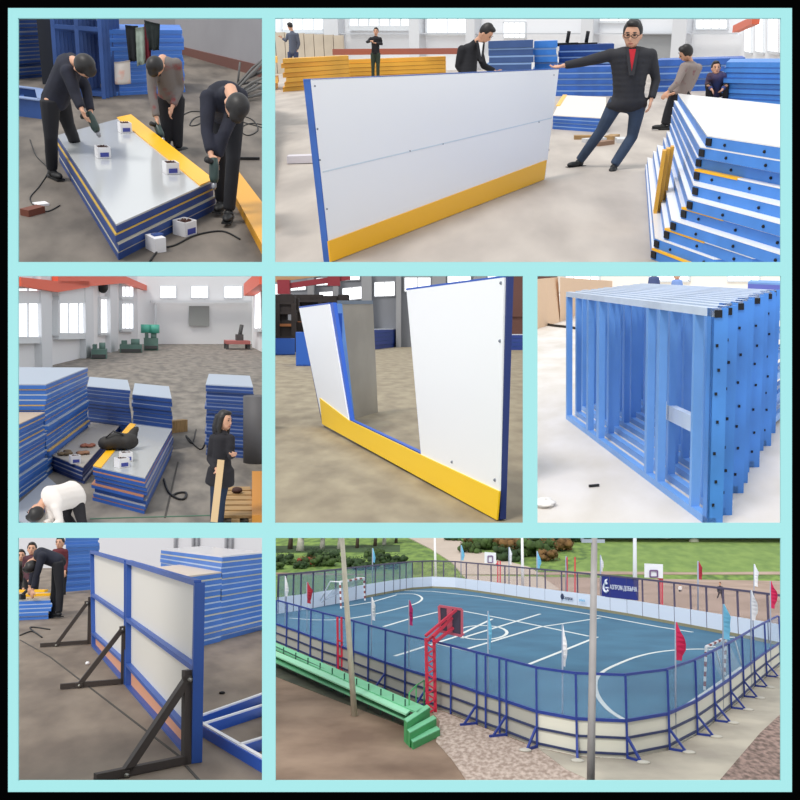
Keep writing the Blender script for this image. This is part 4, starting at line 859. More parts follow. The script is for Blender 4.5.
for x, y, yt, w_, c, lab in ((654, 300, 276, 1.6, (70, 84, 130), 'person in a dark blue top far behind the frames, left'), (677, 300, 279, 1.2, (120, 150, 210), 'person in a pale blue top far behind the frames, right')):
    yw = G(x, 302).y
    person(lab, dict(head=(x, yt - 3), neck=(x, yt + 1.5), shL=(x - 3, yt + 3), shR=(x + 3, yt + 3), elL=(x - 4.5, yt + 8), elR=(x + 4.5, yt + 8), haL=(x - 3, yt + 12), haR=(x + 3, yt + 12), hipL=(x - 2, yt + 13), hipR=(x + 2, yt + 13), knL=(x - 2, yt + 20), knR=(x + 2, yt + 20), anL=(x - 2, 300), anR=(x + 2, 300)),
           yw, mat('top%d' % c[0], c, .8), JEAN, k=1.2)
p5(747, 312, 800, 318, 282, 3, 4, 'the low violet blue pile at the far right', fr_=mat('violet_blue', (90, 104, 200), .5), group='panels of the violet blue pile')

# ================================================================ BOTTOM LEFT: braced fence on the floor
B6 = Bay(140, 660, 521, 1.6, 0.16); setbay(B6)
CON6 = mat('brown_shop_floor', (136, 122, 108), .7, col2=(106, 93, 82), scale=2.6, detail=9, stretch=(1, .4, 1))  # brown floor, albedo lowered in place of dimmer light in this bay
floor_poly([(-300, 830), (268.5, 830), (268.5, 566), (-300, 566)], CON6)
a, b, n = wall_line('wall_back', (-300, 568), (268.5, 568), 531, mat('pale_shop_wall', (206, 206, 212), .8), .3)
for x in (175, 193, 197, 226, 231):
    c0 = onp(x, 560, a - n * .1, n); solo('pipe', MB().tube([V((c0.x, c0.y, 0)), V((c0.x, c0.y, Hof(V((c0.x, c0.y, 0)), 532)))], .05, 8), mat('grey_pipe', (130, 130, 136), .5),
        'grey upright pipe on the back wall, ' + {175: 'leftmost of five', 193: 'second from the left', 197: 'third from the left', 226: 'fourth from the left', 231: 'rightmost of five'}[x], 'pipe')
BL6 = mat('fence_blue', (44, 86, 168), .45, noise=.15, scale=2); BR6 = mat('pile_blue', (66, 122, 208), .45, noise=.15, scale=2)
o6 = G(91, 646); o7 = G(192, 764.5); e_ = (o7 - o6).normalized(); g_ = V((e_.y, -e_.x, 0))
if g_.x > 0: g_ = -g_                                # towards the left, the braced side
def fp(x, y, d=0): return onp(x, y, o6 + g_ * d, g_)
def sec(tl, tr, br, bl, ml, mr, ll, lr, name, lab, endpost):
    t = thing('fence_panel', lab, 'fence panel', (fp(*bl) + fp(*br)) / 2)
    part('sheet', MB().ext([fp(*p, -.05) for p in (tl, tr, lr, ll)], -g_ * .012), mat('off_white_sheet', (226, 222, 214), .4), t)
    part('kick_strip', MB().ext([fp(*p, -.05) for p in (ll, lr, br, bl)], -g_ * .012), mat('salmon_sheet', (222, 158, 122), .5), t)
    def rail(p, q_, w_=.036):
        a_ = fp(*p); b_ = fp(*q_); return MB().prism([a_ - Z * w_ / 2, b_ - Z * w_ / 2, b_ - Z * w_ / 2 - g_ * .05, a_ - Z * w_ / 2 - g_ * .05], [a_ + Z * w_ / 2, b_ + Z * w_ / 2, b_ + Z * w_ / 2 - g_ * .05, a_ + Z * w_ / 2 - g_ * .05])
    part('rail', rail(tl, tr), BL6, t); part('rail', rail(ml, mr), BL6, t); part('rail', rail(ll, lr, .03), BL6, t); part('rail', rail(bl, br), BL6, t)
    for q_ in (tl, bl), (tr, br):
        a_ = fp(*q_[0]); b_ = fp(*q_[1]); c = MB(); w_ = e_ * .038
        if q_[0] == tr and endpost: w_ = e_ * .04
        c.prism([b_ - w_ * .5, b_ + w_ * .5, b_ + w_ * .5 - g_ * .07, b_ - w_ * .5 - g_ * .07], [a_ - w_ * .5, a_ + w_ * .5, a_ + w_ * .5 - g_ * .07, a_ - w_ * .5 - g_ * .07]); part('post', c, BL6, t)
    if endpost:
        part('white_edge', MB().prism([fp(br[0] + 3.2, br[1] + 2, -.07), fp(br[0] + 3.2, br[1] + 2, -.1), fp(br[0] + 4.2, br[1] + 2, -.1), fp(br[0] + 4.2, br[1] + 2, -.07)], [fp(tr[0] + 3.2, tr[1], -.07), fp(tr[0] + 3.2, tr[1], -.1), fp(tr[0] + 4.2, tr[1], -.1), fp(tr[0] + 4.2, tr[1], -.07)]), EDGE, t)
sec((90, 552), (124, 562), (124, 685), (91.5, 646), (91, 595), (124, 618), (91, 633), (124, 664), 'a', 'far fence panel of the braced pair, the left of the two', False)
sec((126, 562), (194, 583), (191, 763), (125.5, 687), (126, 619.5), (193, 669), (126, 665), (189, 737), 'b', 'near fence panel of the braced pair, ending at the right in a blue post', True)
BRC = mat('dark_brace_steel', (62, 54, 50), .6)
def brace(base, foot, dlo, dhi, vtop, lab, w_=.045):
    b0 = G(*base); f0 = G(*foot); d = (f0 - b0); t = thing('support_brace', lab, 'brace', (b0 + f0) / 2)
    part('foot_bar', MB().beam(up(b0, .03), up(f0, .03), w_, w_), BRC, t)
    pn = V((-d.y, d.x, 0)).normalized(); lo = onp(*dlo, b0, pn); hi = onp(*dhi, b0, pn)
    part('diagonal', MB().beam(lo, hi, w_, w_, pn), BRC, t)
    vt = onp(*vtop, b0, pn); part('upright', MB().beam(up(b0, .0), V((b0.x, b0.y, vt.z)), w_, w_, pn), BRC, t)
    for c_, s_ in ((lo, .07), (hi, .06)):
        gu = part('gusset', MB().box(c_, s_, s_, .05), BRC, t); part('bolt', MB().tube([c_ - pn * .05, c_ + pn * .05], .014, 6), mat('bolt_steel', (150, 148, 140), .4, metal=.7), gu)
brace((89, 644), (40, 647.5), (56, 645), (87, 603), (88, 597), 'farthest dark brace holding up the fence')
brace((123, 684), (60, 689.5), (79, 685), (122.5, 629), (123, 626), 'middle dark brace holding up the fence')
brace((186, 764), (95, 783), (124, 774), (187.5, 679), (187, 670), 'nearest dark brace holding up the fence', .05)
for pts in (((50, 657), (180, 757)), ((186, 766), (204, 786)), ((20, 640), (50, 657))):
    struct('trim_10', MB().beam(up(G(*pts[0]), .002), up(G(*pts[1]), .002), .018, .004), mat('floor_joint', (70, 66, 62), .9))
def fr_rail(p0, p1, t, h_=.075):
    a_ = G(*p0); b_ = G(*p1); part('rail', MB().beam(up(a_, h_ / 2), up(b_, h_ / 2), .05, h_), mat('vivid_blue', (28, 86, 190), .45), t); part('sheet_edge', MB().beam(up(a_, h_ + .006), up(b_, h_ + .006), .03, .012), WHITE, t)
t = thing('steel_frame', 'blue steel frame with white edges lying flat on the floor at the bottom right', 'frame', G(230, 735))
for p0, p1 in (((193, 729), (290, 787)), ((193, 729), (290, 693)), ((203, 735), (290, 706)), ((239, 757), (290, 741))): fr_rail(p0, p1, t)
# right piles
nc = G(222, 641); rr = G(267.5, 629); H = Hof(nc, 556); e1 = (rr - nc).normalized(); g1 = V((-e1.y, e1.x, 0))
FLt = G(161, 549, H); NCt = G(227, 555.5, H); dv = V((FLt.x - nc.x, FLt.y - nc.y, 0))
q = [V((nc.x, nc.y, 0)), V((rr.x, rr.y, 0)), V((rr.x, rr.y, 0)) + dv * 1.0, V((nc.x, nc.y, 0)) + dv]
stack(q, H, 15, 'the taller pile at the right edge', fr=BR6, edge=mat('cool_edge', (176, 196, 226), .4), altedge=mat('cream_edge', (200, 196, 180), .5), top=mat('pale_glossy_top', (224, 222, 226), .25), group='panels of the taller pile at the right edge', jit=.012, et=.25, shift=lambda k: V((-.0022 * k, 0, 0)))
nl = onp(150, 650, nc, g1); nl.z = 0; H2 = Hof(nc, 571.5)
q = [nl, nc - e1 * .02, nc - e1 * .02 + dv * .62, nl + dv * .62]
stack([V((p.x, p.y, 0)) for p in q], H2, 12, 'the lower pile behind the blue end post', fr=BR6, edge=mat('cool_edge', (176, 196, 226), .4), altedge=mat('cream_edge', (200, 196, 180), .5), top=mat('dusty_wood_top', (206, 190, 176), .5), group='panels of the lower pile behind the end post', jit=.012, et=.25)
hm = MB()
for k_ in range(7): c = A(228 - k_ * .8, 575 + k_ * 10, nc.y - .03); hm.box(c, .04, .03, .05)
def p6(x0, y0, x1, y1, ytop, dep, n_, where, **kw):
    bl = G(x0, y0); br = G(x1, y1); return stack(faceq(bl, br, dep), Hof(bl, ytop), n_, where, fr=kw.pop('fr', BR6), jit=.03, **kw)
p6(64, 592, 98, 589, 538, 1.5, 16, 'the tall pile behind the bending man', edge=mat('blue_edge', (92, 138, 216), .5), top=BR6, group='panels of the pile at the back wall')
r_ = p6(-20, 622, 50, 619, 602, 2.2, 5, 'the low pile with tools where the group is working', edge=mat('cool_edge', (176, 196, 226), .4), top=GREYW, group='panels of the low working pile')
H3 = Hof(G(-20, 622), 602)
for x, y, lab, s_ in ((26, 592, 'yellow strip lying across the low pile, behind', .5), (36, 596, 'yellow strip at the right end of the low pile', .9)):
    p = G(x, y, H3); solo('kick_plate', MB().box(p + Z * .02, .8, .14, .04, s_ - .9), YEL, lab, 'plastic strip')
p = G(21, 599, H3); solo('hand_tool', MB().box(p + Z * .04, .08, .2, .08, .5).tube([p + Z * .05, p + V((.1, .15, .15))], .03, 6), BLACK, 'small black tool on the low pile at the left edge', 'tool')
yw = G(52, 618).y
person('man in black bending forward over the low pile, seen from the side', dict(head=(31, 565, -.1), neck=(37, 557), shL=(38, 553, .2), shR=(42, 556, -.2), elL=(33, 572, .2), elR=(36, 577, -.2), haL=(30, 587, .2), haR=(33, 590, -.2), hipL=(58, 560, .1), hipR=(58, 562, -.1), knL=(55, 590, .1), knR=(60, 590, -.1), anL=(52, 613, .1), anR=(59, 612, -.1), toL=(42, 615), toR=(50, 614)),
       yw, NAVYC, BLKC, face=(-.8, -.1, -.6), fat=1.1, k=1.0)
yw = G(30, 600).y
person('person in dark maroon clothes standing behind the low pile, head down', dict(head=(32, 549), neck=(32, 556), shL=(26, 559), shR=(37, 559), elL=(25, 570), elR=(37, 571), haL=(29, 582, -.3), haR=(33, 583, -.3), hipL=(28, 577), hipR=(35, 577), knL=(28, 590), knR=(35, 590), anL=(28, 602), anR=(35, 602)), yw, mat('dark_maroon_cloth', (84, 46, 56), .85, noise=.4, scale=5), BLKC, face=(0, -.8, -.6))
person('worker in olive grey clothes at the left edge, bent over the low pile', dict(head=(21, 556), neck=(21, 562), shL=(14, 563), shR=(25, 564), elL=(13, 576), elR=(26, 578), haL=(16, 590, -.3), haR=(23, 590, -.3), hipL=(15, 580, .3), hipR=(22, 580, .3), knL=(15, 592), knR=(22, 592), anL=(15, 603), anR=(22, 603)), yw + .6, mat('olive_cloth', (70, 66, 62), .85, noise=.4, scale=5), BLKC, face=(.1, -.7, -.7))
person('person in a dark red top standing beside the blue pile at the wall', dict(head=(60, 543, .2), neck=(60, 549, .2), shL=(55, 552, .2), shR=(65, 552, .2), elL=(53, 562, .2), elR=(66, 562, .2), haL=(55, 572, 0), haR=(65, 572, 0), hipL=(57, 571, .2), hipR=(63, 571, .2), knL=(57, 586, .2), knR=(63, 586, .2), anL=(57, 600, .2), anR=(63, 600, .2)), yw + .9, mat('dark_red_top', (96, 36, 44), .85), BLKC, face=(-.3, -.9, -.1))
cable([(20, 636), (32, 632), (42, 638), (30, 628), (50, 630)], .01, 'thin black cord on the floor in front of the low pile')
p = G(87.5, 665); solo('paper_scrap', MB().ell(up(p, .02), .025, .025, .02, n=8, m=5), WHITE, 'tiny white scrap on the floor between the far and middle braces', 'scrap')
p = G(222, 694); solo('pebble', MB().ell(up(p, .01), .03, .02, .015, n=8, m=5), DARK, 'tiny dark lump on the grey floor right of the fence', 'lump')

# ================================================================ BOTTOM RIGHT: outdoor rink with boards, netting and flags
B7 = Bay(528, 660, 525, 7.5, 0.03, up=.5); setbay(B7)
DIRT = mat('brown_dirt', (156, 132, 112), .95, col2=(112, 90, 74), scale=.5, detail=10, stretch=(.6, .5, 1))
GRASS = mat('meadow_grass', (124, 150, 70), .95, col2=(78, 104, 50), scale=.8, detail=10, stretch=(1, .5, 1))
PINK = mat('pink_brown_yard', (178, 154, 140), .95, col2=(150, 128, 112), scale=.15, detail=8)
HY = 135.0
def far(px):                                        # floor point on the foot of the hill under a picture column
    d = ray(px, 575); t_ = HY / d.y; return V((d.x * t_, HY, 0))
mb = MB(); pts = [G(268.5, 802), G(900, 802), far(900), far(268.5)]; mb.slab([up(p, -.3) for p in pts], .3); struct('ground', mb, DIRT)
def patch(pts, m, z, name='ground'):
    mb = MB(); mb.slab([up(G(*p), 0.0) for p in pts], z); return struct(name, mb, m)
near = [(276, 643.5), (287, 648), (299, 653), (311, 658.5), (323, 663.5), (338, 669), (354, 676), (369, 682.5), (386, 689.5), (406, 697.5), (428, 705.5), (452, 714), (478, 724.5), (487, 728), (501, 733), (508, 736), (538, 748), (577, 756.5), (626, 759), (668, 750.5), (696, 735.5), (714, 722), (730, 709), (743, 697.5), (754, 687), (765.6, 677), (780, 665.5)]
farw = [(277, 614.5), (300, 611), (335, 604.5), (365, 598.5), (393, 593), (412, 590), (432, 588.6), (455, 589.7), (478, 593), (505, 597), (530, 601), (562, 606), (595, 611), (628, 616.5), (660, 622.5), (692, 628.5), (725, 635), (755, 641), (786, 648)]
left_end = [(258, 636), (248, 628), (256, 619)]; right_end = [(792, 656)]
COURT = mat('teal_blue_court', (62, 110, 138), .85, col2=(52, 96, 124), scale=.3, detail=6)
patch([(268.5, 642)] + near + [(788, 655), (786, 648)] + farw[::-1][1:] + [(268.5, 616)], COURT, .05, 'court_surface')
mb = MB(); mb.slab([G(*p) for p in ((268.5, 613.5), (393, 591), (432, 586.5), (478, 590), (478, 575.2), (268.5, 575.2))], .03); struct('ground', mb, GRASS)
mb = MB(); mb.slab([G(*p) for p in ((478, 590), (530, 598), (660, 619.5), (786, 644), (900, 664), (900, 575.2), (478, 575.2))], .03); struct('ground', mb, PINK)
patch([(428, 706), (478, 726), (538, 749), (600, 758), (612, 786), (640, 802), (470, 802), (470, 786), (452, 760), (436, 742), (440, 722)], mat('pink_gravel', (196, 178, 166), .95, col2=(150, 130, 118), scale=7.0, detail=3, stretch=(1, .45, 1)), .02)
patch([(538, 749), (577, 757.5), (626, 760), (668, 751.5), (696, 736.5), (714, 723), (730, 710), (743, 698.5), (754, 688), (765.6, 678), (790, 657), (900, 600), (900, 620), (790, 706), (760, 734), (714, 788), (690, 802), (625, 802), (600, 786), (566, 770)], mat('concrete_path', (188, 180, 164), .9, col2=(158, 150, 138), scale=.4, detail=8), .03, 'path')
patch([(714, 788), (760, 734), (790, 706), (900, 620), (900, 802), (690, 802)], mat('brown_gravel', (166, 140, 130), .95, col2=(100, 84, 76), scale=6, detail=5, stretch=(1, .45, 1)), .035)
patch([(268.5, 641), (311, 660), (369, 684), (406, 699), (424, 706), (406, 727), (340, 702), (268.5, 674)], mat('dark_weedy_strip', (84, 84, 66), .95, col2=(54, 58, 48), scale=.8, detail=8), .015)
# hill
HZ = 7.5 - 190 * 3.0 / 900
hl = [far(268.5), far(560), far(900)]
def hill(px, py):                                   # point on the hill slope under a pixel
    o_ = V((0, HY, 0)); nn = V((0, -HZ, 55.0)).normalized(); return onp(px, py, o_, nn)
c0, c1 = far(268.5), far(900); d0 = ray(268.5, 530); d1 = ray(900, 530)
t0 = hill(268.5, 527.5); t1 = hill(900, 527.5)
mb = MB(); mb.prism([V((c0.x, HY, -.5)), V((c1.x, HY, -.5)), V((t1.x, t1.y, -.5)), V((t0.x, t0.y, -.5))], [c0, c1, t1, t0]); struct('hillside', mb, GRASS)
mb = MB()
def hpatch(pts, m, z=.06, name='ground'):
    b_ = MB(); P_ = [hill(*p) for p in pts]; b_.prism(P_, [up(p, z) for p in P_]); struct(name, b_, m)
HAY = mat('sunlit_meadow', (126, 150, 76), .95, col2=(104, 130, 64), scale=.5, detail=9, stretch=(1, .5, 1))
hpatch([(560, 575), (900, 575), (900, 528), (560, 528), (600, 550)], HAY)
hpatch([(478, 575), (900, 575), (900, 571), (700, 573), (600, 572), (540, 573), (478, 567)], PINK, .1)
hpatch([(396, 528), (440, 528), (470, 548), (500, 560), (530, 568), (540, 575), (462, 575), (452, 563), (430, 549), (404, 536)], mat('pale_path', (192, 176, 162), .9, noise=.1, scale=.2), .14, 'path')
patch([(462, 575.3), (540, 575.3), (560, 590), (478, 588)], mat('pale_path', (192, 176, 162), .9), .05, 'path')
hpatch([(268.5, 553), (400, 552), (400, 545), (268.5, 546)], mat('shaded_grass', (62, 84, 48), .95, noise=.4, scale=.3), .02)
BUSH = [mat('bush_green', (74, 98, 48), .9, noise=.5, scale=.8), mat('bush_dark_green', (54, 78, 42), .9, noise=.5, scale=.8), mat('bush_autumn', (128, 96, 56), .9, noise=.5, scale=.8)]
def bush(p, r, m, name, lab, cat, grp):
    r = min(r, max(.5, (PX(p)[1] - 531) / 900 * p.y / 1.55))
    b_ = MB()
    for j in range(24):
        c = p + V((random.uniform(-1.1, 1.1) * r, random.uniform(-.7, .7) * r, random.uniform(.1, 1.0) * r)); b_.ell(c, r * .36, r * .33, r * .3, n=8, m=5, jit=.3)
    for j in range(90):
        a_ = random.uniform(0, 6.28); rr_ = r * random.uniform(.7, 1.45); c = p + V((math.cos(a_) * rr_, math.sin(a_) * rr_ * .7, random.uniform(.05, 1.4) * r)); s_ = r * .13
        b_.add([c, c + V((random.uniform(-s_, s_), random.uniform(-s_, s_), s_)), c + V((s_, random.uniform(-s_, s_), random.uniform(-s_, s_)))], [[0, 1, 2]])
    return solo(name, b_, m, lab, cat, grp)
XS = [452, 462, 474, 486, 498, 512, 526, 484, 500, 520, 540, 556, 536, 508, 557, 470, 572, 548]
def ordr(i): return 'first' if i == 0 else ORD[i]
for j, (x, y, r) in enumerate(((452, 541, 2.6), (462, 538, 2.8), (474, 543, 2.8), (486, 549, 2.6), (498, 545, 3), (512, 552, 2.8), (526, 548, 3), (484, 538, 3), (500, 536, 3), (520, 537, 3), (540, 542, 3), (556, 537, 3), (536, 556, 2.4), (508, 561, 1.8), (557, 551, 2.2), (470, 553, 1.5), (572, 542, 2.5), (548, 561, 1.4))):
    k_ = (j * 7) % 3; bush(hill(x, y), r, BUSH[k_], 'shrub', ['mid green', 'dark green', 'rusty brown'][k_] + ' shrub on the bank right of the pale path, ' + ordr(sorted(XS).index(x)) + ' from the left', 'shrub', ['green', 'dark', 'brown'][k_] + ' shrubs on the bank')
for j in range(16):
    x = 276 + j * 8.2; y = 558 + random.uniform(0, 12); bush(hill(x, y), random.uniform(.7, 1.5), BUSH[j % 2], 'shrub', ['mid green', 'dark green'][j % 2] + ' low shrub behind the netting at the left, ' + ordr(j) + ' from the left', 'shrub', 'low ' + ['green', 'dark'][j % 2] + ' shrubs on the left slope')
bush(hill(307, 566), 1.1, mat('red_autumn_leaves', (150, 70, 50), .9, noise=.4, scale=1), 'shrub', 'small red brown autumn shrub behind the netting at the upper left', 'shrub', None)
TR = mat('pale_bark', (206, 202, 190), .8, noise=.3, scale=1); TRD = mat('dark_bark', (80, 66, 54), .9)
for j, (x, yb_, wv, pl) in enumerate(((290, 549, .5, 0), (300, 551, .75, 1), (322, 549, .5, 1), (339, 549, .4, 1), (357, 548, .35, 0), (375, 546, .35, 0), (384, 545, .4, 1), (396, 543, .3, 0))):
    p = hill(x, yb_); t = thing('tree', ('pale' if pl else 'dark') + ' trunked tree on the left slope, ' + ['leftmost', 'second', 'third', 'fourth', 'fifth', 'sixth', 'seventh', 'eighth'][j] + ' from the left', 'tree', p)
    part('trunk', MB().tube([p, p + V((.1, 0, 1.6)), p + V((0, 0, 2.9))], [wv, wv * .8, wv * .6], 8), TR if pl else TRD, t)
    cr = MB(); c = p + Z * 2.9
    for i in range(8): cr.ell(c + V((random.uniform(-1.4, 1.4), random.uniform(-1, 1), random.uniform(-.3, .5))), .8, .8, .45, n=8, m=5, jit=.2)
    part('crown', cr, mat('tree_leaves', (96, 126, 60), .9, noise=.5, scale=.7), t)
for x, y, lab in ((694, 542, 'small pale heap on the far meadow, right of the other'), (666, 539, 'small white heap on the far meadow near the top edge')):
    solo('heap', MB().ell(up(hill(x, y), .2), .9, .7, .5, n=10, m=6, jit=.1), mat('pale_heap', (216, 212, 196), .9), lab, 'heap')
# court lines
CL = mat('white_court_line', (214, 218, 216), .7); ln_ = []
def line(pts, w_=.22, curve=False):
    P_ = [G(*p, .06) for p in pts]
    if curve:
        Q = []
        for i in range(len(P_) - 1):
            a0, a1, a2, a3 = P_[max(i - 1, 0)], P_[i], P_[i + 1], P_[min(i + 2, len(P_) - 1)]
            for s_ in range(5):
                u_ = s_ / 5.0; Q.append(.5 * ((2 * a1) + (a2 - a0) * u_ + (2 * a0 - 5 * a1 + 4 * a2 - a3) * u_ * u_ + (a3 - a0 - 3 * a2 + 3 * a1) * u_ ** 3))
        P_ = Q + [P_[-1]]
    b_ = MB()
    for i in range(len(P_) - 1): b_.beam(P_[i], P_[i + 1] + (P_[i + 1] - P_[i]).normalized() * .05, w_, .02)
    struct('court_line', b_, CL)
line([(400, 590.5), (432, 591.3), (480, 596.5), (540, 606), (600, 616), (660, 627), (692, 632)]); line([(384, 626.5), (410, 618.7), (438, 612)]); line([(463, 611), (500, 618), (545, 627), (588, 636)])
line([(395, 656), (455, 637), (492, 619)]); line([(463.6, 650), (540, 627), (600, 604 + 14)]); line([(462, 638), (540, 614)]); line([(527, 665), (560, 652), (597, 637)])
line([(482 + 25 * math.cos(a_ * math.pi / 12), 632.5 + 7 * math.sin(a_ * math.pi / 12)) for a_ in range(25)])
line([(290, 618), (315, 619.8), (345, 619), (375, 614), (400, 608), (417, 603), (422, 598), (414, 594), (396, 594)], .22, True); line([(342, 607), (372, 602), (396, 595)])
line([(371, 626), (403, 634.5), (447, 646), (500, 658)]); line([(718, 650), (700, 649), (676, 650), (655, 652.5), (636, 657), (618, 664), (604, 671), (596, 680), (597, 694), (608, 709), (626, 721)], .2, True); line([(670, 718), (690, 703), (712, 688), (742, 667)], .2)
# boards and netting
WB = mat('cream_board_back', (222, 220, 206), .6); WBF = mat('pale_blue_white_board', (222, 230, 244), .6); GB = mat('grey_board_back', (176, 174, 166), .7); FB = mat('rink_fence_blue', (36, 58, 140), .5); NET = mesh_mat('wire_netting', (130, 170, 205), .16)
HB7, HF7 = 1.2, 2.65
side = ['left long side', 'rounded near corner', 'right short side']
for j in range(len(near) - 1):
    a_ = G(*near[j]); b_ = G(*near[j + 1]); d = b_ - a_; nn = V((d.y, -d.x, 0)).normalized()
    if nn.y > 0 and j < 17: nn = -nn
    if j >= 17 and nn.x < 0: nn = -nn
    if j == 17 and nn.y > 0: nn = -nn
    where = 'the near side of the rink' ; num = ['first', 'second', 'third', 'fourth', 'fifth', 'sixth', 'seventh', 'eighth', 'ninth', 'tenth', 'eleventh', 'twelfth', 'thirteenth', 'fourteenth', 'fifteenth', 'sixteenth', 'seventeenth', 'eighteenth', 'nineteenth', 'twentieth', 'twenty-first', 'twenty-second', 'twenty-third', 'twenty-fourth', 'twenty-fifth', 'twenty-sixth'][j]
    t = thing('rink_fence_section', num + ' section of the near rink fence counted from the left', 'fence section', (a_ + b_) / 2, 'sections of the near rink fence')
    m_ = WB if j >= 16 else GB
    if j != 13: pass
    part('board', MB().prism([a_, b_, b_ - nn * .06, a_ - nn * .06], [up(p, HB7) for p in (a_, b_, b_ - nn * .06, a_ - nn * .06)]), m_, t)
    w_ = .07
    for z_ in (.16, .66, HB7): part('rail', MB().beam(a_ + nn * .03 + Z * z_, b_ + nn * .03 + Z * z_, .07, .07 if z_ < 1 else .1), FB if z_ > 1 else mat('dark_rail_blue', (46, 56, 96), .6), t)
    part('top_rail', MB().beam(a_ + Z * HF7, b_ + Z * HF7, .07, .08), FB, t)
    for pp in ((a_,) if j < len(near) - 2 else (a_, b_)):
        part('post', MB().beam(pp + nn * .06, up(pp + nn * .06, HF7), w_, w_), FB, t)
    part('netting', MB().ext([up(a_, HB7), up(b_, HB7), up(b_, HF7), up(a_, HF7)], -nn * .004), NET, t)
    if j in (8, 10, 12, 15, 16, 17, 18, 19, 20, 21, 22, 23, 24, 25):
        ft = a_ + nn * .62; part('stay', MB().beam(a_ + nn * .08 + Z * .7, ft + Z * .05, .07, .07, Z), FB, t); part('stay_foot', MB().beam(a_ + nn * .08 + Z * .06, ft + nn * .15 + Z * .06, .08, .08), FB, t)
        if j > 15: part('footing', MB().ell(ft + nn * .1 + Z * .05, .22, .18, .06, n=10, m=6), mat('concrete_footing', (190, 186, 176), .9), t)
for j in range(len(farw) - 1):
    a_ = G(*farw[j]); b_ = G(*farw[j + 1]); t = thing('rink_fence_section', 'far rink board section with netting above, ' + str(j + 1) + ' places from the left end', 'fence section', (a_ + b_) / 2, 'sections of the far rink fence')
    t['label'] = ['first', 'second', 'third', 'fourth', 'fifth', 'sixth', 'seventh', 'eighth', 'ninth', 'tenth', 'eleventh', 'twelfth', 'thirteenth', 'fourteenth', 'fifteenth', 'sixteenth', 'seventeenth', 'eighteenth'][j] + ' section of the far white rink boards counted from the left'
    part('board', MB().prism([a_, b_, b_ + V((0, .1, 0)), a_ + V((0, .1, 0))], [up(p, 1.38) for p in (a_, b_, b_ + V((0, .1, 0)), a_ + V((0, .1, 0)))]), WBF, t)
    if j > 2: part('kick_strip', MB().prism([a_ - V((0, .05, 0)), b_ - V((0, .05, 0)), b_, a_], [up(p, .27) for p in (a_ - V((0, .05, 0)), b_ - V((0, .05, 0)), b_, a_)]), mat('weathered_kick', (146, 140, 110), .8), t)
    hf = 3.2; part('top_rail', MB().beam(a_ + V((0, .12, hf)), b_ + V((0, .12, hf)), .12, .14), mat('violet_grey_rail', (84, 76, 100), .6), t)
    part('netting', MB().ext([a_ + V((0, .1, 1.38)), b_ + V((0, .1, 1.38)), b_ + V((0, .1, hf)), a_ + V((0, .1, hf))], V((0, .004, 0))), mesh_mat('far_netting', (110, 150, 175), .3) if j < 5 else mesh_mat('far_netting', (150, 130, 135), .12), t)
    for u_ in (0, .5) if j > 4 else (0, .33, .66):
        p = lerp(a_, b_, u_) + V((0, .14, 0)); part('post', MB().beam(p, up(p, hf), .13, .13), mat('violet_grey_rail', (84, 76, 100), .6), t)
# banner and lettering
yb_ = G(618, 614).y
bp = [A(601.5, 576, G(601, 612).y - .1), A(638.5, 579, G(638, 618.3).y - .1), A(638.5, 600.5, G(638, 618.3).y - .1), A(601.5, 596.5, G(601, 612).y - .1)]
t = thing('banner', 'navy banner with white lettering hung on the far rink fence', 'banner', (bp[2] + bp[3]) / 2)
part('cloth', MB().ext(bp, V((0, .04, 0))), mat('navy_banner', (34, 44, 128), .7), t)
ex = (bp[1] - bp[0]).normalized(); ey = (bp[0] - bp[3]).normalized(); Wd = (bp[1] - bp[0]).length; Hd = (bp[0] - bp[3]).length
WT = mat('white_lettering', (232, 236, 246), .7)
textpart('lettering', 'АЗПРОМ-ДОБЫЧА', WT, t, bp[3] + ex * Wd * .24 + ey * Hd * .36 + V((0, -.05, 0)), ex, ey, Wd * .72, Hd * .27)
lg = MB(); cc = bp[3] + ex * Wd * .13 + ey * Hd * .46 + V((0, -.07, 0)); R_ = Hd * .21
lg.tube([cc + ex * math.cos(a_) * R_ + ey * math.sin(a_) * R_ for a_ in [math.radians(60 + 18 * i) for i in range(16)]], R_ * .28, 6)
lg.beam(cc, cc + ex * R_ * 1.0, R_ * .4, R_ * .3); lg.tube([cc + ex * R_ * -.2 + ey * R_ * .8, cc + ey * R_ * 1.7, cc + ex * R_ * .5 + ey * R_ * 2.0], [R_ * .4, R_ * .3, R_ * .04], 6)
part('emblem', lg, WT, t)
a_, b_ = G(562, 606), G(595, 611); ex = (b_ - a_).normalized(); o_ = A(561, 599.5, lerp(a_, b_, .0).y) + V((0, -.12, 0))
t = thing('board_logo', 'small dark lettering on the far white rink boards left of the lamp post', 'lettering', o_)
textpart('lettering', 'газпром', mat('dark_lettering', (50, 60, 90), .7), t, o_ + ex * .5, ex, Z, 1.35, .32)
part('emblem', MB().ell(o_ + ex * .2 + Z * .3, .16, .03, .28), mat('dark_lettering', (50, 60, 90), .7), t)
o_ = A(579, 601.5, lerp(a_, b_, .6).y) + V((0, -.12, 0)); t = thing('board_logo', 'small pale cyan mark on the far white rink boards beside the dark lettering', 'lettering', o_)
textpart('lettering', 'добыча', mat('cyan_lettering', (120, 190, 226), .7), t, o_, ex, Z, .9, .3)
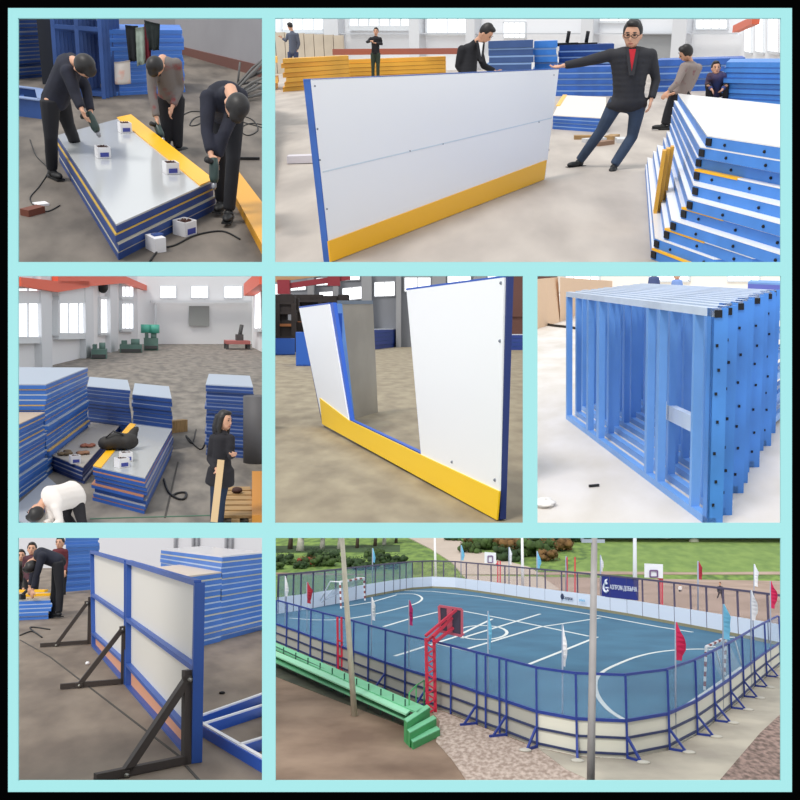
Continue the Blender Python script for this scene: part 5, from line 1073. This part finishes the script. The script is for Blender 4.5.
# poles
def pole(name, base, top, r, m, lab, head=False):
    p = G(*base); q_ = A(top[0], top[1], p.y); t = thing(name, lab, 'pole', p)
    part('shaft', MB().tube([p, lerp(p, q_, .5), q_], [r, r * .9, r * .75], 12), m, t)
    if head:
        c = A(593, 541, p.y); part('crossarm', MB().box(c, .65, .12, .1), mat('grey_arm', (150, 158, 168), .5), t); part('insulator', MB().tube([c + V((-.3, 0, 0)), c + V((-.3, 0, .2))], .05, 6), mat('grey_arm', (150, 158, 168), .5), t)
    return t
pole('lamp_post', (354.5, 716), (341.5, 530), .12, mat('cream_pole', (206, 198, 178), .7, noise=.15, scale=2), 'cream concrete pole leaning left in front of the bleachers')
pole('lamp_post', (590.5, 800), (594.5, 530), .115, mat('grey_pole', (166, 160, 158), .6, noise=.15, scale=2), 'thick grey pole rising from the bottom edge right of centre', True)
pole('lamp_post', (436, 586), (434.5, 530), .16, WHITE, 'thin white pole behind the far boards, left of the path')
pole('lamp_post', (523, 598), (522, 530), .17, WHITE, 'thin white pole behind the far boards beside the shrubs')
pole('lamp_post', (635, 614), (634.8, 530), .2, mat('grey_white_pole', (210, 214, 220), .6), 'thin grey pole behind the navy banner')
# flags
FLC = {'red': mat('crimson_flag', (206, 28, 84), .7), 'white': mat('white_flag', (240, 240, 244), .7), 'blue': mat('sky_blue_flag', (120, 196, 232), .7), 'dred': mat('dark_red_flag', (176, 40, 60), .7), 'pink': mat('magenta_flag', (196, 34, 110), .7)}
def flag(x, yt, yb2, wd, c, fy, lab, dx=0):
    p = G(x, fy); y_ = p.y; t = thing('feather_flag', lab, 'flag', p); top = A(x, yt, y_)
    part('pole', MB().tube([p, top], .03 if y_ < 70 else .06, 6), mat('flag_pole', (150, 160, 180), .5), t)
    n_ = 8; L = []; Rr = []
    for i in range(n_ + 1):
        u_ = i / n_; yy = yt + (yb2 - yt) * u_; ww = wd * (min(1, u_ * 2.2 + .12)) * (1 if u_ < .85 else .75) * (1 + .15 * math.sin(u_ * 7 + x))
        L.append(A(x + .2, yy, y_ - .02)); Rr.append(A(x + .2 + dx * u_ + ww, yy + .8 * math.sin(i), y_ - .15 * math.sin(u_ * 5)))
    b_ = MB(); vs = [v for i in range(n_ + 1) for v in (L[i], Rr[i], L[i] + V((0, .02, 0)), Rr[i] + V((0, .02, 0)))]; fs = []
    for i in range(n_):
        k_ = i * 4; fs += [[k_, k_ + 1, k_ + 5, k_ + 4], [k_ + 2, k_ + 6, k_ + 7, k_ + 3], [k_, k_ + 4, k_ + 6, k_ + 2], [k_ + 1, k_ + 3, k_ + 7, k_ + 5]]
    fs += [[0, 2, 3, 1], [n_ * 4, n_ * 4 + 1, n_ * 4 + 3, n_ * 4 + 2]]; b_.add(vs, fs); part('cloth', b_, FLC[c], t)
def ny(x):
    for i in range(len(near) - 1):
        if near[i][0] <= x <= near[i + 1][0]: return near[i][1] + (near[i + 1][1] - near[i][1]) * (x - near[i][0]) / (near[i + 1][0] - near[i][0])
    return 665
def fy_(x):
    for i in range(len(farw) - 1):
        if farw[i][0] <= x <= farw[i + 1][0]: return farw[i][1] + (farw[i + 1][1] - farw[i][1]) * (x - farw[i][0]) / (farw[i + 1][0] - farw[i][0])
    return 646
for x, yt, yb2, wd, c, lab in ((285, 576, 596, 3, 'white', 'white flag at the far left above the near fence'), (307, 582, 603, 5, 'dred', 'dark red flag near the left end of the near fence'), (371.5, 597, 620, 4, 'white', 'white flag above the near fence right of the leaning pole'),
        (409, 600, 625, 4, 'pink', 'magenta flag above the near fence left of the basketball backboard'), (488, 611, 649, 3.2, 'blue', 'light blue narrow flag right of the basketball backboard'), (562.5, 624, 666, 4, 'white', 'white flag left of the thick grey pole'),
        (675.5, 622, 660, 9, 'red', 'large crimson flag over the rounded near corner'), (723, 604, 639, 8, 'blue', 'wide light blue flag over the right goal'), (751, 590, 620, 6, 'white', 'white flag on the near fence at the right side'), (770.5, 581, 608, 6, 'red', 'crimson flag at the right edge')):
    flag(x, yt, yb2, wd, c, ny(x) - .6, lab)
for x, yt, yb2, wd, c, lab in ((372.5, 548, 562, 2.5, 'blue', 'small light blue flag behind the far netting at the left'), (461, 545, 560, 3, 'blue', 'small light blue flag by the pale path'), (509, 547, 564, 3, 'white', 'small white flag among the shrubs on the bank'), (537, 551, 568, 3.5, 'blue', 'small light blue flag right of the shrubs'),
        (600.5, 555, 571, 2.6, 'white', 'small white flag at the left end of the navy banner'), (698, 561, 579, 4.5, 'dred', 'small red flag on the far fence before the meadow'), (754, 564, 586, 4.5, 'white', 'tall white flag on the far fence at the right'), (566, 556, 575, 1.2, 'dred', 'thin red flag on the far fence left of the thick grey pole')):
    flag(x, yt, yb2, wd, c, fy_(x) - 1.2, lab)
# basketball posts
RED = mat('basket_red', (206, 44, 72), .5)
pb = G(432, 713); y0 = pb.y; t = thing('basketball_post', 'red lattice basketball post with a dark backed board, outside the near fence', 'basketball post', pb)
for x in (427.5, 435.5): p = G(x, 712.5); part('upright', MB().beam(p, A(x - 1.5, 638, p.y), .12, .12), RED, t)
lt = MB()
for k_ in range(7): lt.beam(A(427, 644 + k_ * 10, y0), A(435, 649 + k_ * 10, y0), .06, .06); lt.beam(A(435, 649 + k_ * 10, y0), A(427, 654 + k_ * 10, y0), .06, .06)
part('lattice', lt, RED, t)
ar = MB()
for p0, p1 in (((425.5, 636), (456, 610)), ((433, 637), (452, 618)), ((434, 643), (453, 628)), ((427, 641), (440, 629))): ar.beam(A(*p0, y0), A(*p1, y0 + 1.0), .1, .1)
part('arm', ar, RED, t)
bq = [A(439, 606, y0 + 1.1), A(462, 609.5, y0 + 1.2), A(462, 636, y0 + 1.2), A(440, 631, y0 + 1.1)]
part('backboard', MB().ext(bq, V((0, .05, 0))), mat('backboard_dark', (78, 68, 88), .6), t)
e_ = MB(); [e_.beam(bq[i], bq[(i + 1) % 4], .1, .1, V((0, 1, 0))) for i in range(4)]; e_.beam(lerp(bq[0], bq[1], .45), lerp(bq[3], bq[2], .45), .22, .08, V((0, 1, 0))); part('board_frame', e_, mat('board_frame_pink', (214, 100, 120), .5), t)
hc = A(457, 634, y0 + 1.9); part('hoop', MB().tube([hc + V((math.cos(a_ * .524) * .3, math.sin(a_ * .524) * .3, 0)) for a_ in range(13)], .025, 6), RED, t)
p = G(340, 671); t = thing('basketball_post', 'plain red post outside the near fence beside the leaning pole', 'post', p)
for x in (338.2, 342.2): q_ = G(x, 670.8); part('upright', MB().beam(q_, A(x - .8, 617, q_.y), .1, .1), RED, t)
part('rung', MB().beam(A(338, 640, p.y), A(342, 642, p.y), .07, .07).beam(A(338, 655, p.y), A(342, 657, p.y), .07, .07), RED, t)
def farhoop(x0, y0_, x1, y1_, px0, base, lab, sq=True):
    p = G(px0, base); yy = p.y; t = thing('basketball_post', lab, 'basketball post', p)
    for s_ in (-1.2, 1.2): q_ = G(px0 + s_, base); part('upright', MB().beam(q_, A(px0 + s_, y1_ - 2, q_.y), .15, .15), RED, t)
    part('backboard', MB().ext([A(x0, y0_, yy - .3), A(x1, y0_ + .8, yy - .3), A(x1, y1_ + .8, yy - .3), A(x0, y1_, yy - .3)], V((0, .12, 0))), mat('white_backboard', (226, 232, 240), .6), t)
    xc = (x0 + x1) / 2; s_ = MB(); w_ = (x1 - x0) * .2; q4 = [A(xc - w_, y1_ - 7, yy - .4), A(xc + w_, y1_ - 7, yy - .4), A(xc + w_, y1_ - .5, yy - .4), A(xc - w_, y1_ - .5, yy - .4)]
    for i in range(4): s_.beam(q4[i], q4[(i + 1) % 4], .12, .08, V((0, 1, 0)))
    part('target_square', s_, mat('purple_marking', (110, 80, 130), .7), t)
    part('arm', MB().beam(A(xc, y1_ - 2, yy - .2), A(px0, y1_ + 2, yy), .15, .15), RED, t)
farhoop(644.5, 563.5, 663, 577.5, 661, 606, 'white basketball backboard on a red post right of the navy banner')
farhoop(484.5, 552, 496, 563, 499, 583, 'white basketball backboard on a red post beside the pale path')
for x in (567, 575): p = G(x, 596); solo('red_pole', MB().beam(p, A(x, 557, p.y), .14, .14), RED, ('left' if x == 567 else 'right') + ' thin red pole behind the far boards left of the thick grey pole', 'pole')
# goals
def goal(fr_pts, back, lab, w_):
    P_ = [G(*fr_pts[0]), fr_pts[1], fr_pts[2], G(*fr_pts[3])]; tl = A(*fr_pts[1], P_[0].y); tr = A(*fr_pts[2], P_[3].y); t = thing('goal', lab, 'goal', (P_[0] + P_[3]) / 2)
    def striped(a_, b_, nm):
        n_ = 9; w1 = MB(); 
        for i in range(n_): w1.beam(lerp(a_, b_, i / n_), lerp(a_, b_, (i + 1) / n_), w_, w_, V((0, 1, .01)), i % 2)
        part(nm, w1, [WHITE, mat('goal_red_brown', (150, 80, 76), .6)], t)
    striped(P_[0], tl, 'post'); striped(P_[3], tr, 'post'); striped(tl, tr, 'crossbar')
    bk = [P_[0] + V(back), P_[3] + V(back)]; n1 = MB(); n1.tube([tl, tl + V(back) * .4, bk[0]], w_ * .4, 5); n1.tube([tr, tr + V(back) * .4, bk[1]], w_ * .4, 5); n1.tube([bk[0], bk[1]], w_ * .4, 5); part('net_frame', n1, WHITE, t)
    n2 = MB(); n2.add([tl, tr, bk[1], bk[0]], [[0, 1, 2, 3]]); part('net', n2, mesh_mat('goal_net', (220, 226, 230), .3), t)
goal([(704.5, 691), (706, 647), (726, 637.5), (724.5, 676)], (1.1, .5, 0), 'goal with striped posts on the court at the right end', .1)
goal([(341, 609), (340, 582), (364, 578), (365, 601)], (-2.5, 1.5, 0), 'goal with striped posts at the far left end of the court', .14)
# bleachers
GR = mat('mint_green_paint', (118, 196, 150), .6, noise=.12, scale=.6); GRD = mat('strong_green_paint', (66, 156, 92), .6)
t = thing('bleachers', 'long mint green bleachers with two rows of benches along the near side of the rink', 'bleachers', G(340, 690))
def strip(pa, pb_, pc, pd, z_, th_, nm, m_): part(nm, MB().slab([V((p.x, p.y, z_ - th_)) for p in (G(*pa, z_), G(*pb_, z_), G(*pc, z_), G(*pd, z_))], th_), m_, t)
strip((270, 646), (418, 712.5), (424, 706), (270, 640), .75, .08, 'rear_bench', GR)
strip((270, 659), (408, 720), (411, 716), (270, 653), .45, .08, 'front_bench', GR)
strip((270, 653), (406, 714), (412, 709), (270, 648.5), .7, .06, 'bench_seat', mat('pale_mint_paint', (150, 214, 176), .6))
rl = MB(); rl.tube([A(270, 644, G(270, 660).y), A(404, 706, G(404, 722).y)], .03, 6); part('hand_rail', rl, mat('dark_green_rail', (40, 84, 66), .6), t)
for j in range(12):
    u_ = j / 11.0; x = 271 + 134 * u_; yb3 = 661 + (727 - 661) * u_; p = G(x, yb3); part('leg', MB().beam(p, up(p, 1.0), .05, .05), mat('dark_green_rail', (40, 84, 66), .6), t)
for j, (x0, y0_, x1, y1_, zt) in enumerate(((407, 722, 430, 707, .75), (410, 732.5, 436.5, 718, .5), (413, 742, 440, 729, .25))):
    A0 = G(x0, y0_ + .0, zt); A1 = G(x1, y1_, zt); dv_ = (A1 - A0).normalized(); bk = V((-dv_.y, dv_.x, 0)); bk = bk if bk.y > 0 else -bk
    bk = (G(407, 720, .75) - G(413, 742, .25)); bk.z = 0; q_ = [A0, A1, A1 + bk * .5, A0 + bk * .5]
    part('step', MB().prism([V((p.x, p.y, 0)) for p in q_], [V((p.x, p.y, zt - .03)) for p in q_]), GRD, t); part('step_tread', MB().prism([V((p.x, p.y, zt - .03)) for p in q_], [V((p.x, p.y, zt)) for p in q_]), GR, t)
hr = MB(); [hr.tube([G(*b_), up(G(*b_), 1.2)], .03, 6) for b_ in ((409, 726), (424, 711), (416, 717))]; hr.tube([up(G(409, 726), 1.2), up(G(416, 717), 1.2), up(G(424, 711), 1.2)], .03, 6); part('stair_rail', hr, GRD, t)
# people far away
yw = G(719, 598.5).y
person('person in dark clothes walking behind the far fence at the right', dict(head=(720, 583.5), neck=(720, 585.5), shL=(718, 587), shR=(722, 587), elL=(717.5, 590), elR=(722.6, 590), haL=(718, 592.5), haR=(722, 592.5), hipL=(719, 592), hipR=(720.8, 592), knL=(718.6, 595), knR=(721.8, 595), anL=(717.2, 598), anR=(722, 598.2)), yw, NAVYC, BLKC, k=1.1, face=(-.5, -.8, 0))
yw = G(681, 592).y
person('person in a white top standing behind the far fence right of the backboard', dict(head=(680, 585), neck=(680, 586), shL=(678.8, 587), shR=(681.4, 587), elL=(678.4, 588.8), elR=(681.8, 588.8), haL=(679, 590), haR=(681.2, 590), hipL=(679.4, 589.6), hipR=(680.8, 589.6), knL=(679.4, 591.4), knR=(680.8, 591.4), anL=(679.4, 593), anR=(680.8, 593)), yw, WHITE, NAVYC, k=.8)
